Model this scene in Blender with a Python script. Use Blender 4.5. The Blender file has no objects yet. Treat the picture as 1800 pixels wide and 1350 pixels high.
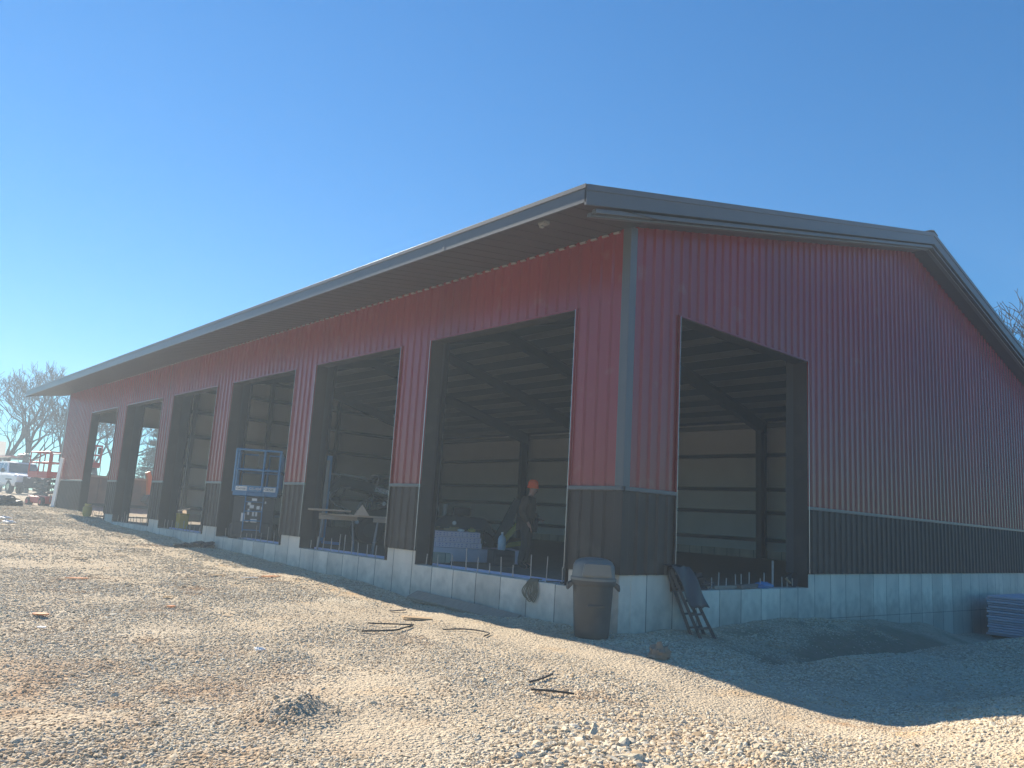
import bpy, bmesh, math, random
import numpy as np
from mathutils import Vector, Matrix, Euler, noise as mnoise

# ------------------------------------------------------------------ camera, sky, sun, exposure
C = bpy.context.scene.collection
scene = bpy.context.scene
rad = math.radians

cam_d = bpy.data.cameras.new('camera')
cam = bpy.data.objects.new('camera', cam_d); C.objects.link(cam)
YAW, PIT, ROL = 0.7274, 0.16926, 0.05891
fw = Vector((math.sin(YAW)*math.cos(PIT), math.cos(YAW)*math.cos(PIT), math.sin(PIT)))
rt = Vector((math.cos(YAW), -math.sin(YAW), 0)); up = rt.cross(fw)
r2 = rt*math.cos(ROL) + up*math.sin(ROL); u2 = -rt*math.sin(ROL) + up*math.cos(ROL)
cam.matrix_world = Matrix(((r2.x, u2.x, -fw.x, -8.533), (r2.y, u2.y, -fw.y, -7.152), (r2.z, u2.z, -fw.z, 0.674), (0, 0, 0, 1)))
cam_d.sensor_width = 36; cam_d.lens = 27.657
cam_d.clip_start = 0.05; cam_d.clip_end = 4000
scene.camera = cam

SUN = Vector((-0.055, 0.83, 0.555)).normalized()
SUN_EL = math.asin(SUN.z); SUN_AZ = math.atan2(SUN.x, SUN.y)      # from +Y towards +X
world = bpy.data.worlds.new('World'); scene.world = world; world.use_nodes = True
wn = world.node_tree; wn.nodes.clear()
sky = wn.nodes.new('ShaderNodeTexSky'); sky.sky_type = 'NISHITA'; sky.sun_disc = False
sky.sun_elevation = SUN_EL; sky.sun_rotation = SUN_AZ
sky.air_density = 1.0; sky.dust_density = 0.0; sky.ozone_density = 4.0; sky.altitude = 800
bg = wn.nodes.new('ShaderNodeBackground'); bg.inputs['Strength'].default_value = 0.096
wo = wn.nodes.new('ShaderNodeOutputWorld')
gm = wn.nodes.new('ShaderNodeGamma'); gm.inputs['Gamma'].default_value = 0.76
hs = wn.nodes.new('ShaderNodeHueSaturation'); hs.inputs['Saturation'].default_value = 1.45
wn.links.new(sky.outputs[0], gm.inputs['Color']); wn.links.new(gm.outputs[0], hs.inputs['Color']); tn = wn.nodes.new('ShaderNodeMix'); tn.data_type = 'RGBA'; tn.blend_type = 'MULTIPLY'; tn.inputs[0].default_value = 1.0; tn.inputs[7].default_value = (.52, .89, 1.0, 1)
wn.links.new(hs.outputs[0], tn.inputs[6]); wn.links.new(tn.outputs[2], bg.inputs['Color']); wn.links.new(bg.outputs[0], wo.inputs['Surface'])
sun_d = bpy.data.lights.new('sun', 'SUN'); sun_d.energy = 4.8; sun_d.angle = rad(0.5); sun_d.color = (1.0, 0.89, 0.73)
sun = bpy.data.objects.new('sun', sun_d); C.objects.link(sun)
sun.rotation_mode = 'QUATERNION'; sun.rotation_quaternion = SUN.to_track_quat('Z', 'Y')
sun.location = (0, 0, 60)
vs = scene.view_settings
vs.view_transform = 'Standard'; vs.look = 'None'; vs.gamma = 1.0; vs.use_curve_mapping = False
vs.exposure = 1.25
scene.cycles.max_bounces = 8; scene.cycles.diffuse_bounces = 4
rng = random.Random(7)

# ------------------------------------------------------------------ helpers
def tag(o, label=None, cat=None, group=None, kind=None):
    if label: o['label'] = label
    if cat: o['category'] = cat
    if group: o['group'] = group
    if kind: o['kind'] = kind
    return o

def thing(name, label, cat, loc=(0, 0, 0), rotz=0.0, group=None):
    o = bpy.data.objects.new(name, None); C.objects.link(o)
    o.empty_display_size = 0.2
    o.location = loc; o.rotation_euler = (0, 0, rotz)
    return tag(o, label, cat, group)

class MB:
    """collects shapes, builds them as one mesh object"""
    def __init__(s): s.v = []; s.f = []; s.M = None
    def _add(s, vs_, fs):
        b = len(s.v)
        for p in vs_:
            p = Vector(p)
            s.v.append(tuple(s.M @ p) if s.M else tuple(p))
        s.f += [tuple(b + i for i in f) for f in fs]
        return s
    def box(s, x0, x1, y0, y1, z0, z1):
        return s._add([(x0,y0,z0),(x1,y0,z0),(x1,y1,z0),(x0,y1,z0),(x0,y0,z1),(x1,y0,z1),(x1,y1,z1),(x0,y1,z1)],
               [(0,3,2,1),(4,5,6,7),(0,1,5,4),(1,2,6,5),(2,3,7,6),(3,0,4,7)])
    def cbox(s, c, d, rot=(0, 0, 0)):
        R = Euler(rot).to_matrix()
        pts = [Vector(c) + R @ Vector((sx*d[0]/2, sy*d[1]/2, sz*d[2]/2)) for sz in (-1,1) for sx, sy in ((-1,-1),(1,-1),(1,1),(-1,1))]
        return s._add(pts, [(0,3,2,1),(4,5,6,7),(0,1,5,4),(1,2,6,5),(2,3,7,6),(3,0,4,7)])
    def beam(s, a, b, w, h):
        a = Vector(a); b = Vector(b); d = (b-a); L = d.length; d.normalize()
        q = d.to_track_quat('X', 'Z').to_matrix()
        pts = [a + q @ Vector((t*L, sy*w/2, sz*h/2)) for t in (0, 1) for sy, sz in ((-1,-1),(1,-1),(1,1),(-1,1))]
        return s._add(pts, [(3,2,1,0),(4,5,6,7),(0,1,5,4),(1,2,6,5),(2,3,7,6),(3,0,4,7)])
    def prism(s, poly, ax, t0, t1):
        """poly of 2D points extruded along axis ax ('x','y','z')"""
        mk = {'x': lambda a, b, t: (t, a, b), 'y': lambda a, b, t: (a, t, b), 'z': lambda a, b, t: (a, b, t)}[ax]
        n = len(poly)
        return s._add([mk(a, b, t0) for a, b in poly] + [mk(a, b, t1) for a, b in poly],
               [tuple(range(n)), tuple(range(2*n-1, n-1, -1))] + [(i, n+i, n+(i+1) % n, (i+1) % n) for i in range(n)])
    def tube(s, pts, r, n=8, caps=True):
        pts = [Vector(p) for p in pts]; rs = r if isinstance(r, (list, tuple)) else [r]*len(pts)
        ref = None; rings = []
        for i, p in enumerate(pts):
            d = (pts[min(i+1, len(pts)-1)] - pts[max(i-1, 0)])
            if d.length < 1e-9: d = Vector((0, 0, 1))
            d.normalize()
            if ref is None: ref = d.orthogonal().normalized()
            a = (ref - d*ref.dot(d))
            if a.length < 1e-6: a = d.orthogonal()
            a.normalize(); b = d.cross(a); ref = a
            rings += [p + (a*math.cos(2*math.pi*k/n) + b*math.sin(2*math.pi*k/n))*rs[i] for k in range(n)]
        f = []
        for i in range(len(pts)-1):
            for k in range(n):
                f.append((i*n+k, i*n+(k+1) % n, (i+1)*n+(k+1) % n, (i+1)*n+k))
        if caps:
            f.append(tuple(range(n-1, -1, -1))); m = (len(pts)-1)*n; f.append(tuple(range(m, m+n)))
        return s._add(rings, f)
    def lathe(s, prof, c=(0, 0, 0), n=20, ax='z', caps=True):
        vs_ = []; f = []
        for (r, z) in prof:
            for k in range(n):
                a = 2*math.pi*k/n; ca, sa = r*math.cos(a), r*math.sin(a)
                p = {'z': (ca, sa, z), 'x': (z, ca, sa), 'y': (sa, z, ca)}[ax]
                vs_.append((p[0]+c[0], p[1]+c[1], p[2]+c[2]))
        for i in range(len(prof)-1):
            for k in range(n):
                f.append((i*n+k, i*n+(k+1) % n, (i+1)*n+(k+1) % n, (i+1)*n+k))
        if caps:
            f.append(tuple(range(n-1, -1, -1))); m = (len(prof)-1)*n; f.append(tuple(range(m, m+n)))
        return s._add(vs_, f)
    def blob(s, c, rad3, seg=16, ring=10, amp=0.0, freq=3.0, flat=False, seed=0.0):
        vs_ = []; f = []
        for i in range(ring+1):
            th = math.pi*i/ring
            for k in range(seg):
                ph = 2*math.pi*k/seg
                d = Vector((math.sin(th)*math.cos(ph), math.sin(th)*math.sin(ph), math.cos(th)))
                m = 1 + amp*mnoise.noise(d*freq + Vector((seed, seed*2, 0)))
                z = d.z*m*rad3[2]
                if flat and z < 0: z *= 0.1
                vs_.append((c[0]+d.x*m*rad3[0], c[1]+d.y*m*rad3[1], c[2]+z))
        for i in range(ring):
            for k in range(seg):
                f.append((i*seg+k, (i+1)*seg+k, (i+1)*seg+(k+1) % seg, i*seg+(k+1) % seg))
        return s._add(vs_, f)
    def build(s, name, m, parent=None, smooth=False, bevel=0.0, seg=2):
        me = bpy.data.meshes.new(name); me.from_pydata(s.v, [], s.f); me.validate()
        if smooth: me.polygons.foreach_set('use_smooth', [True]*len(me.polygons))
        o = bpy.data.objects.new(name, me); C.objects.link(o); me.materials.append(m)
        if bevel > 0:
            b = o.modifiers.new('bevel', 'BEVEL'); b.width = bevel; b.segments = seg; b.limit_method = 'ANGLE'; b.angle_limit = rad(35)
        if smooth:
            try:
                me.set_sharp_from_angle(angle=rad(40))
            except Exception: pass
        if parent: o.parent = parent
        return o

def copy_tree(o, parent=None):
    c = o.copy(); C.objects.link(c)
    if parent: c.parent = parent
    for ch in list(o.children): copy_tree(ch, c)
    return c

def pm(name, col, rough=0.6, metal=0.0, var=0.25, scale=4.0, bump=0.0, bscale=30.0, stretch=(1, 1, 1), col2=None, spec=0.5, detail=4.0, dirt=None, dscale=1.5, dmin=0.55, dmax=0.75):
    m = bpy.data.materials.new(name); m.use_nodes = True; nt = m.node_tree; N = nt.nodes; L = nt.links
    b = N['Principled BSDF']; b.inputs['Roughness'].default_value = rough; b.inputs['Metallic'].default_value = metal
    b.inputs['Specular IOR Level'].default_value = spec
    tc = N.new('ShaderNodeTexCoord'); mp = N.new('ShaderNodeMapping'); mp.inputs['Scale'].default_value = stretch
    L.new(tc.outputs['Object'], mp.inputs[0])
    nz = N.new('ShaderNodeTexNoise'); nz.inputs['Scale'].default_value = scale; nz.inputs['Detail'].default_value = detail
    L.new(mp.outputs[0], nz.inputs['Vector'])
    mx = N.new('ShaderNodeMix'); mx.data_type = 'RGBA'
    c1 = tuple(c*(1-var) for c in col); c2 = tuple(min(1, c*(1+var)) for c in (col2 or col))
    mx.inputs[6].default_value = (*c1, 1); mx.inputs[7].default_value = (*c2, 1)
    L.new(nz.outputs['Fac'], mx.inputs[0]); out = mx.outputs[2]
    if dirt:
        n2 = N.new('ShaderNodeTexNoise'); n2.inputs['Scale'].default_value = dscale; n2.inputs['Detail'].default_value = 6
        L.new(tc.outputs['Object'], n2.inputs['Vector'])
        mr = N.new('ShaderNodeMapRange'); mr.inputs[1].default_value = dmin; mr.inputs[2].default_value = dmax
        L.new(n2.outputs['Fac'], mr.inputs[0])
        m2 = N.new('ShaderNodeMix'); m2.data_type = 'RGBA'; m2.inputs[7].default_value = (*dirt, 1)
        L.new(out, m2.inputs[6]); L.new(mr.outputs[0], m2.inputs[0]); out = m2.outputs[2]
    L.new(out, b.inputs['Base Color'])
    if bump > 0:
        nb = N.new('ShaderNodeTexNoise'); nb.inputs['Scale'].default_value = bscale; nb.inputs['Detail'].default_value = 5
        L.new(mp.outputs[0], nb.inputs['Vector'])
        bp = N.new('ShaderNodeBump'); bp.inputs['Strength'].default_value = bump; bp.inputs['Distance'].default_value = 0.02
        L.new(nb.outputs['Fac'], bp.inputs['Height']); L.new(bp.outputs[0], b.inputs['Normal'])
    return m

def text_obj(body, name, size, m, loc, rot, parent, depth=0.002, sx=1.0, bold=0.0):
    cu = bpy.data.curves.new(name, 'FONT'); cu.body = body; cu.size = size; cu.extrude = depth; cu.offset = bold
    cu.align_x = 'LEFT'; cu.align_y = 'CENTER'
    to = bpy.data.objects.new(name, cu); C.objects.link(to)
    bpy.context.view_layer.update()
    me = bpy.data.meshes.new_from_object(to.evaluated_get(bpy.context.evaluated_depsgraph_get()))
    bpy.data.objects.remove(to)
    o = bpy.data.objects.new(name, me); C.objects.link(o); me.materials.clear(); me.materials.append(m)
    o.location = loc; o.rotation_euler = rot; o.scale = (sx, 1, 1); o.parent = parent
    return o

# ------------------------------------------------------------------ terrain
CP = np.array([
 (0,0,-.78),(0,2.8,-.86),(0,4.9,-.86),(0,7.3,-.70),(0,9.8,-.62),(0,13.8,-.52),(0,18.8,-.41),(0,23.7,-.27),(0,29,-.02),(0,31.8,.03),
 (-.9,-3.6,-.98),(-.9,-4.36,-.86),(-.9,-5.0,-.64),(-.9,-2,-.88),(-.9,-1.2,-.82),(-.9,.1,-.82),(-.9,2.5,-.79),(-.9,5.8,-.71),(-.9,9.4,-.69),(-.9,14.7,-.56),(-.9,19.9,-.45),(-.9,23.2,-.29),(-.9,26.6,-.04),
 (1.2,0,-.78),(3.9,0,-.74),(5.9,0,-.77),(8.3,0,-.9),(10.3,0,-1.06),(13,0,-1.42),(16,0,-1.6),(20.6,0,-1.8),
 (.6,-1.9,-.95),(.9,-2.25,-.88),(1.3,-2.45,-.81),(1.9,-2.5,-.79),(2.4,-2.52,-.785),(3.4,-2.6,-.79),(4.1,-2.75,-.75),(4.75,-2.95,-.70),(5.4,-3.3,-.63),(6.5,-3.9,-.58),(4,-3.6,-.74),(2.6,-3.2,-.84),(1.3,-1.6,-1.0),(2.2,-1.75,-1.10),(3.4,-1.75,-1.15),(4.6,-1.85,-1.2),(6,-2.05,-1.3),(7.5,-2.2,-1.4),(3.9,-1.25,-1.08),(6.85,-1.05,-1.2),(9.7,-.9,-1.32),(.6,-1.4,-.87),(4.6,-.6,-.88),(3,-.5,-.82),(7.3,-.4,-1.0),(8.4,-.5,-1.12),(11.8,-.4,-1.42),(10,-2,-1.6),(8,-4,-.95),(7,-5,-.5),(6,-8,-.4),(2.5,-4.2,-.86),(1,-3.7,-1.0),(0.6,-5.2,-.55),(0,-6.5,-.45),
 (-2,-5.3,-.80),(-4,-4.5,-.88),(-5,-3.5,-.9),(-7.5,-2,-.9),(-8.5,-7,-.92),(-8.5,-12,-.95),(-3,-2,-.88),(-3,1,-.83),(-5,3,-.8),(-4,7,-.73),(-3,13,-.58),(-6,15,-.5),(-3,20,-.36),(-8,25,-.2),(-3,27,-.08),(-2,31,-.03),(-4,38,.12),(0,40,.22),(2,46,.40),(-12,45,.3),(10,50,.4),(0,60,.4),(30,60,.3),(-15,0,-.8),(-15,20,-.4),(-15,-10,-.9),(0,-10,-.6),(-4,-12,-.85),
 (25,15,-.8),(25,30,0),(10,33,.05),(20,33,0),(3,32.1,-.32),(1.3,32.1,-.28),(5.1,32.1,-.30),(3,33.5,-.22),(3,36,.0),(7.5,32.2,-.12),(24,0,-1.9),(24,-6,-1.5),(12,-6,-1.0),(14,-12,-.9),(10,15,-.6),(40,20,-.5),(-30,30,0),(-30,-20,-.8),(20,-25,-.9),(50,-10,-1.2)], float)
def _phi(d2): return np.sqrt(d2 + 0.15)
def _fit():
    X = CP[:, :2]; n = len(X)
    d2 = ((X[:, None]-X[None])**2).sum(-1)
    A = np.zeros((n+3, n+3)); A[:n, :n] = _phi(d2) - 0.02*np.eye(n); A[:n, n] = 1; A[:n, n+1:] = X; A[n, :n] = 1; A[n+1:, :n] = X.T
    b = np.zeros(n+3); b[:n] = CP[:, 2]
    return np.linalg.solve(A, b)
_W = _fit()
_rs = np.random.RandomState(3)
_LAT = _rs.rand(64, 64)
def vnoise(x, y):
    xi = np.floor(x).astype(int); yi = np.floor(y).astype(int); fx = x-xi; fy = y-yi
    fx = fx*fx*(3-2*fx); fy = fy*fy*(3-2*fy)
    g = lambda a, b: _LAT[a % 64, b % 64]
    return (g(xi,yi)*(1-fx)+g(xi+1,yi)*fx)*(1-fy) + (g(xi,yi+1)*(1-fx)+g(xi+1,yi+1)*fx)*fy
def fbm(x, y, o=4):
    s = 0; a = .5
    for i in range(o):
        s = s + a*(vnoise(x+17.3*i, y-9.1*i)-.5); x = x*2.03; y = y*2.03; a *= .5
    return s
HEAPS = [(-5.5, -1.5, .17, .27), (-4.72, 0.5, .06, .32), (-4.45,.75,.05,.25), (-6.9, -1.3, .06, .4), (-3.0, -3.9, .07, .5), (-3.9, -1.0, .03, .5)]
def ground(x, y, fine=True):
    x = np.atleast_1d(np.asarray(x, float)); y = np.atleast_1d(np.asarray(y, float))
    z = np.full(x.shape, _W[-3]) + _W[-2]*x + _W[-1]*y
    for i, (a, b, c) in enumerate(CP):
        z = z + _W[i]*_phi((x-a)**2 + (y-b)**2)
    R = np.hypot(x-0, y-20); t = np.clip((R-55)/60, 0, 1); t = t*t*(3-2*t)
    z = z*(1-t) + (0.35)*t
    if fine:
        k = 1-t
        z = z + k*(0.10*fbm(x*0.7, y*0.7, 3) + 0.05*fbm(x*2.3+5, y*2.3, 3) + 0.02*fbm(x*9, y*9+3, 2))
        for hx, hy, hh, hr in HEAPS:
            d = np.hypot(x-hx, (y-hy)); z = z + hh*np.exp(-(d/hr)**2)*(1+0.8*fbm(x*6, y*6, 2))
    return z
def gz(x, y): return float(ground(x, y)[0])

def fines(x, y):
    x = np.atleast_1d(np.asarray(x, float)); y = np.atleast_1d(np.asarray(y, float))
    w = .9*fbm(x*.6+9, y*.6, 3)
    s = np.clip(.75*fbm(x*.45, y*.45+4, 3)*2.2, 0, .5)
    for xc, wd, a in ((-1.45+.25*np.sin(y*.35), .34, .95), (-2.65+.3*np.sin(y*.3+1), .22, .55), (-4.35+.35*np.sin(y*.3+.5), .26, .6)):
        s = np.maximum(s, a*np.exp(-((x-xc-.25*w)/wd)**2)*np.clip(1.1-.4*np.abs(w)-np.clip((y-9)*.06, 0, .6), 0, 1))
    for a, b, r, h in ((-1.9,-3.1,.75,.9), (-1.2,-2.6,.6,.9), (-3.4,-2.4,.5,.6), (-4.6,-.9,.6,.7), (-5.2,-2.2,.55,.75), (-6.9,-.9,.45,.6), (-1.2,.6,.5,.6)):
        s = np.maximum(s, h*np.exp(-((x-a)**2+(y-b)**2)/r**2)*(1+1.2*w))
    return np.clip(s + .5*fbm(x*3.1, y*3.1+8, 3)*(s > .15), 0, 1)
def soil(x, y):
    d = np.hypot((x-5.6)*.20, (y+1.55-.09*(x-2))*1.15) + fbm(x*1.3, y*1.3+2, 4)*1.1
    s = np.clip((1.0-d)*2.6, 0, 1)
    e = np.clip(1-np.abs(y+.35-.5*fbm(x*1.7, y*0+3, 2))/.32, 0, 1)*(x > 1.5)*(x < 7)*(fbm(x*2.3, y*2.3+7, 3) > -.02)
    return np.clip(np.maximum(s, .8*e), 0, 1)

def lines(segs):
    out = []
    for a, b, st in segs:
        n = max(1, int(round((b-a)/st))); out += [a + (b-a)*i/n for i in range(n)]
    out.append(segs[-1][1]); return out
def grow(start, end, st, k=1.3):
    o = []; x = start
    while abs(x) < abs(end):
        x += st if end > start else -st; st *= k; o.append(x)
    return o
gx = sorted(grow(-10, -1500, .5)) + lines([(-10, 0.1, .065), (0.1, 6, .1), (6, 20.5, .45)]) + grow(20.5, 1500, .6)
gy = sorted(grow(-8, -1500, .4)) + lines([(-8, 0.1, .065), (0.1, 6, .08), (6, 14, .16), (14, 31.7, .3), (31.7, 50, .6)]) + grow(50, 1800, 1.0)
GX, GY = np.meshgrid(np.array(gx), np.array(gy)); nx, ny = len(gx), len(gy)
GZ = ground(GX.ravel(), GY.ravel())
co = np.stack([GX.ravel(), GY.ravel(), GZ], 1)
ii, jj = np.meshgrid(np.arange(nx-1), np.arange(ny-1)); ii = ii.ravel(); jj = jj.ravel()
cxm = (np.array(gx)[ii]+np.array(gx)[ii+1])/2; cym = (np.array(gy)[jj]+np.array(gy)[jj+1])/2
keep = ~((cxm > .1) & (cxm < 20.5) & (cym > .1) & (cym < 31.7))
ii = ii[keep]; jj = jj[keep]
quads = np.stack([jj*nx+ii, jj*nx+ii+1, (jj+1)*nx+ii+1, (jj+1)*nx+ii], 1)
gme = bpy.data.meshes.new('ground')
gme.vertices.add(len(co)); gme.vertices.foreach_set('co', co.ravel())
gme.loops.add(quads.size); gme.loops.foreach_set('vertex_index', quads.ravel().astype(np.int32))
gme.polygons.add(len(quads)); gme.polygons.foreach_set('loop_start', np.arange(0, quads.size, 4, dtype=np.int32))
gme.polygons.foreach_set('use_smooth', np.ones(len(quads), bool)); gme.update(calc_edges=True)
for nm_, fn_ in (('fines', fines), ('soil', soil)):
    gme.attributes.new(nm_, 'FLOAT', 'POINT').data.foreach_set('value', fn_(co[:, 0], co[:, 1]).astype(np.float32))
# skirt closing the edge of the sheet where it meets the barn foundation
sv = []; sf = []
loop_ = [(x_, .1) for x_ in gx if .1 <= x_ <= 20.5] + [(20.5, y_) for y_ in gy if .1 < y_ <= 31.7] + [(x_, 31.7) for x_ in reversed(gx) if .1 <= x_ < 20.5] + [(.1, y_) for y_ in reversed(gy) if .1 <= y_ < 31.7]
lz_ = ground([p[0] for p in loop_], [p[1] for p in loop_])
bmg = bmesh.new(); bmg.from_mesh(gme)
lo_ = None
for (x_, y_), z_ in zip(loop_, lz_):
    a_ = bmg.verts.new((x_, y_, z_)); b_ = bmg.verts.new((x_, y_, z_-1.2))
    if lo_: bmg.faces.new((lo_[0], lo_[1], b_, a_))
    lo_ = (a_, b_)
bmg.to_mesh(gme); bmg.free()
gob = bpy.data.objects.new('ground', gme); C.objects.link(gob); tag(gob, kind='structure')

def ground_mat():
    m = bpy.data.materials.new('gravel_ground'); m.use_nodes = True; nt = m.node_tree; N = nt.nodes; L = nt.links
    b = N['Principled BSDF']; b.inputs['Roughness'].default_value = 0.95; b.inputs['Specular IOR Level'].default_value = 0.15
    g = N.new('ShaderNodeNewGeometry')
    def nz(s, d=5, r=.55):
        n = N.new('ShaderNodeTexNoise'); n.inputs['Scale'].default_value = s; n.inputs['Detail'].default_value = d; n.inputs['Roughness'].default_value = r
        L.new(g.outputs['Position'], n.inputs['Vector']); return n.outputs['Fac']
    def mr(i, a, c, t0=0, t1=1):
        n = N.new('ShaderNodeMapRange'); L.new(i, n.inputs[0]); n.inputs[1].default_value = a; n.inputs[2].default_value = c
        n.inputs[3].default_value = t0; n.inputs[4].default_value = t1; return n.outputs[0]
    def mix(f, a, c):
        n = N.new('ShaderNodeMix'); n.data_type = 'RGBA'
        (L.new(f, n.inputs[0]) if not isinstance(f, float) else setattr(n.inputs[0], 'default_value', f))
        for k, q in ((6, a), (7, c)):
            (n.inputs[k].__setattr__('default_value', (*q, 1)) if isinstance(q, tuple) else L.new(q, n.inputs[k]))
        return n.outputs[2]
    v = N.new('ShaderNodeTexVoronoi'); v.inputs['Scale'].default_value = 26; L.new(g.outputs['Position'], v.inputs['Vector'])
    v2 = N.new('ShaderNodeTexVoronoi'); v2.inputs['Scale'].default_value = 60; L.new(g.outputs['Position'], v2.inputs['Vector'])
    sep = N.new('ShaderNodeSeparateColor'); L.new(v.outputs['Color'], sep.inputs[0])
    base = mix(mr(sep.outputs[0], 0, 1), (.33, .27, .195), (.60, .52, .40))
    base = mix(mr(nz(150, 3), .3, .7), base, mix(0.5, base, (.31, .245, .165)))
    base = mix(mr(nz(0.9, 7, .65), .62, .74), base, (.42, .25, .13))       # clay streaks
    cd_ = N.new('ShaderNodeVectorMath'); cd_.operation = 'DISTANCE'; cd_.inputs[1].default_value = (-7.0,-.5,-.85); L.new(g.outputs['Position'], cd_.inputs[0])
    cm_ = N.new('ShaderNodeMath'); cm_.operation = 'MULTIPLY'; L.new(mr(cd_.outputs['Value'], .6, 3.2, .85, 0), cm_.inputs[0]); L.new(mr(nz(1.6, 6), .42, .60), cm_.inputs[1])
    base = mix(cm_.outputs[0], base, (.36, .225, .13))
    base = mix(mr(nz(0.35, 4), .30, .46, 1, 0), base, (.56, .49, .38))       # pale crushed stone
    # dry grass / soil far from the yard
    sp = N.new('ShaderNodeSeparateXYZ'); L.new(g.outputs['Position'], sp.inputs[0])
    ln = N.new('ShaderNodeVectorMath'); ln.operation = 'LENGTH'; L.new(g.outputs['Position'], ln.inputs[0])
    base = mix(mr(ln.outputs['Value'], 62, 95), base, (.16, .14, .075))
    def att(nm):
        n = N.new('ShaderNodeAttribute'); n.attribute_name = nm; return n.outputs['Fac']
    fine = mix(mr(nz(60, 4), .35, .65), (.42,.34,.24), (.56,.48,.36))
    fine = mix(mr(nz(1.3, 5), .55, .72), fine, (.47,.33,.19))
    base = mix(mr(att('fines'), .15, .7), base, fine)
    base = mix(att('soil'), base, mix(mr(nz(9, 5), .4, .6), (.30,.255,.185), (.25,.235,.155)))
    L.new(base, b.inputs['Base Color'])
    ad = N.new('ShaderNodeMath'); ad.operation = 'ADD'
    L.new(mr(v.outputs['Distance'], 0, .6, 1, 0), ad.inputs[0]); L.new(mr(v2.outputs['Distance'], 0, .6, .5, 0), ad.inputs[1])
    bp = N.new('ShaderNodeBump'); bp.inputs['Strength'].default_value = 0.8; bp.inputs['Distance'].default_value = 0.02
    L.new(ad.outputs[0], bp.inputs['Height']); L.new(bp.outputs[0], b.inputs['Normal'])
    return m
gme.materials.append(ground_mat())
# ------------------------------------------------------------------ loose stones of the gravel yard (one uncountable mass)
def pebble_mat():
    m = bpy.data.materials.new('limestone_pebble'); m.use_nodes = True; nt = m.node_tree; N = nt.nodes; L = nt.links
    b = N['Principled BSDF']; b.inputs['Roughness'].default_value = .9; b.inputs['Specular IOR Level'].default_value = .2
    oi = N.new('ShaderNodeObjectInfo'); rp = N.new('ShaderNodeValToRGB'); L.new(oi.outputs['Random'], rp.inputs[0])
    e = rp.color_ramp.elements; e[0].position = 0; e[0].color = (0.294,0.222,0.145,1); e[1].position = 1; e[1].color = (0.725,0.645,0.497,1)
    for p, c in ((.15, (0.461,0.355,0.231,1)), (.4, (0.559,0.459,0.321,1)), (.7, (0.617,0.530,0.384,1)), (.9, (0.539,0.492,0.407,1))):
        q = e.new(p); q.color = c
    g = N.new('ShaderNodeNewGeometry'); nz = N.new('ShaderNodeTexNoise'); nz.inputs['Scale'].default_value = .9; nz.inputs['Detail'].default_value = 7; nz.inputs['Roughness'].default_value = .65
    L.new(g.outputs['Position'], nz.inputs['Vector'])
    mr = N.new('ShaderNodeMapRange'); mr.inputs[1].default_value = .54; mr.inputs[2].default_value = .70; mr.inputs[4].default_value = .8; L.new(nz.outputs['Fac'], mr.inputs[0])
    mx = N.new('ShaderNodeMix'); mx.data_type = 'RGBA'; mx.inputs[7].default_value = (.40,.235,.115,1)
    cd_ = N.new('ShaderNodeVectorMath'); cd_.operation = 'DISTANCE'; cd_.inputs[1].default_value = (-7.0,-.5,-.85); L.new(g.outputs['Position'], cd_.inputs[0])
    c1 = N.new('ShaderNodeMapRange'); c1.inputs[1].default_value = .6; c1.inputs[2].default_value = 3.2; c1.inputs[3].default_value = .5; c1.inputs[4].default_value = 0; L.new(cd_.outputs['Value'], c1.inputs[0])
    nb_ = N.new('ShaderNodeTexNoise'); nb_.inputs['Scale'].default_value = 1.6; nb_.inputs['Detail'].default_value = 6; L.new(g.outputs['Position'], nb_.inputs['Vector'])
    c2 = N.new('ShaderNodeMapRange'); c2.inputs[1].default_value = .40; c2.inputs[2].default_value = .60; L.new(nb_.outputs['Fac'], c2.inputs[0])
    c3 = N.new('ShaderNodeMath'); c3.operation = 'MULTIPLY'; L.new(c1.outputs[0], c3.inputs[0]); L.new(c2.outputs[0], c3.inputs[1])
    c4 = N.new('ShaderNodeMath'); c4.operation = 'MAXIMUM'; L.new(c3.outputs[0], c4.inputs[0]); L.new(mr.outputs[0], c4.inputs[1])
    L.new(c4.outputs[0], mx.inputs[0]); L.new(rp.outputs[0], mx.inputs[6]); L.new(mx.outputs[2], b.inputs['Base Color'])
    return m

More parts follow.
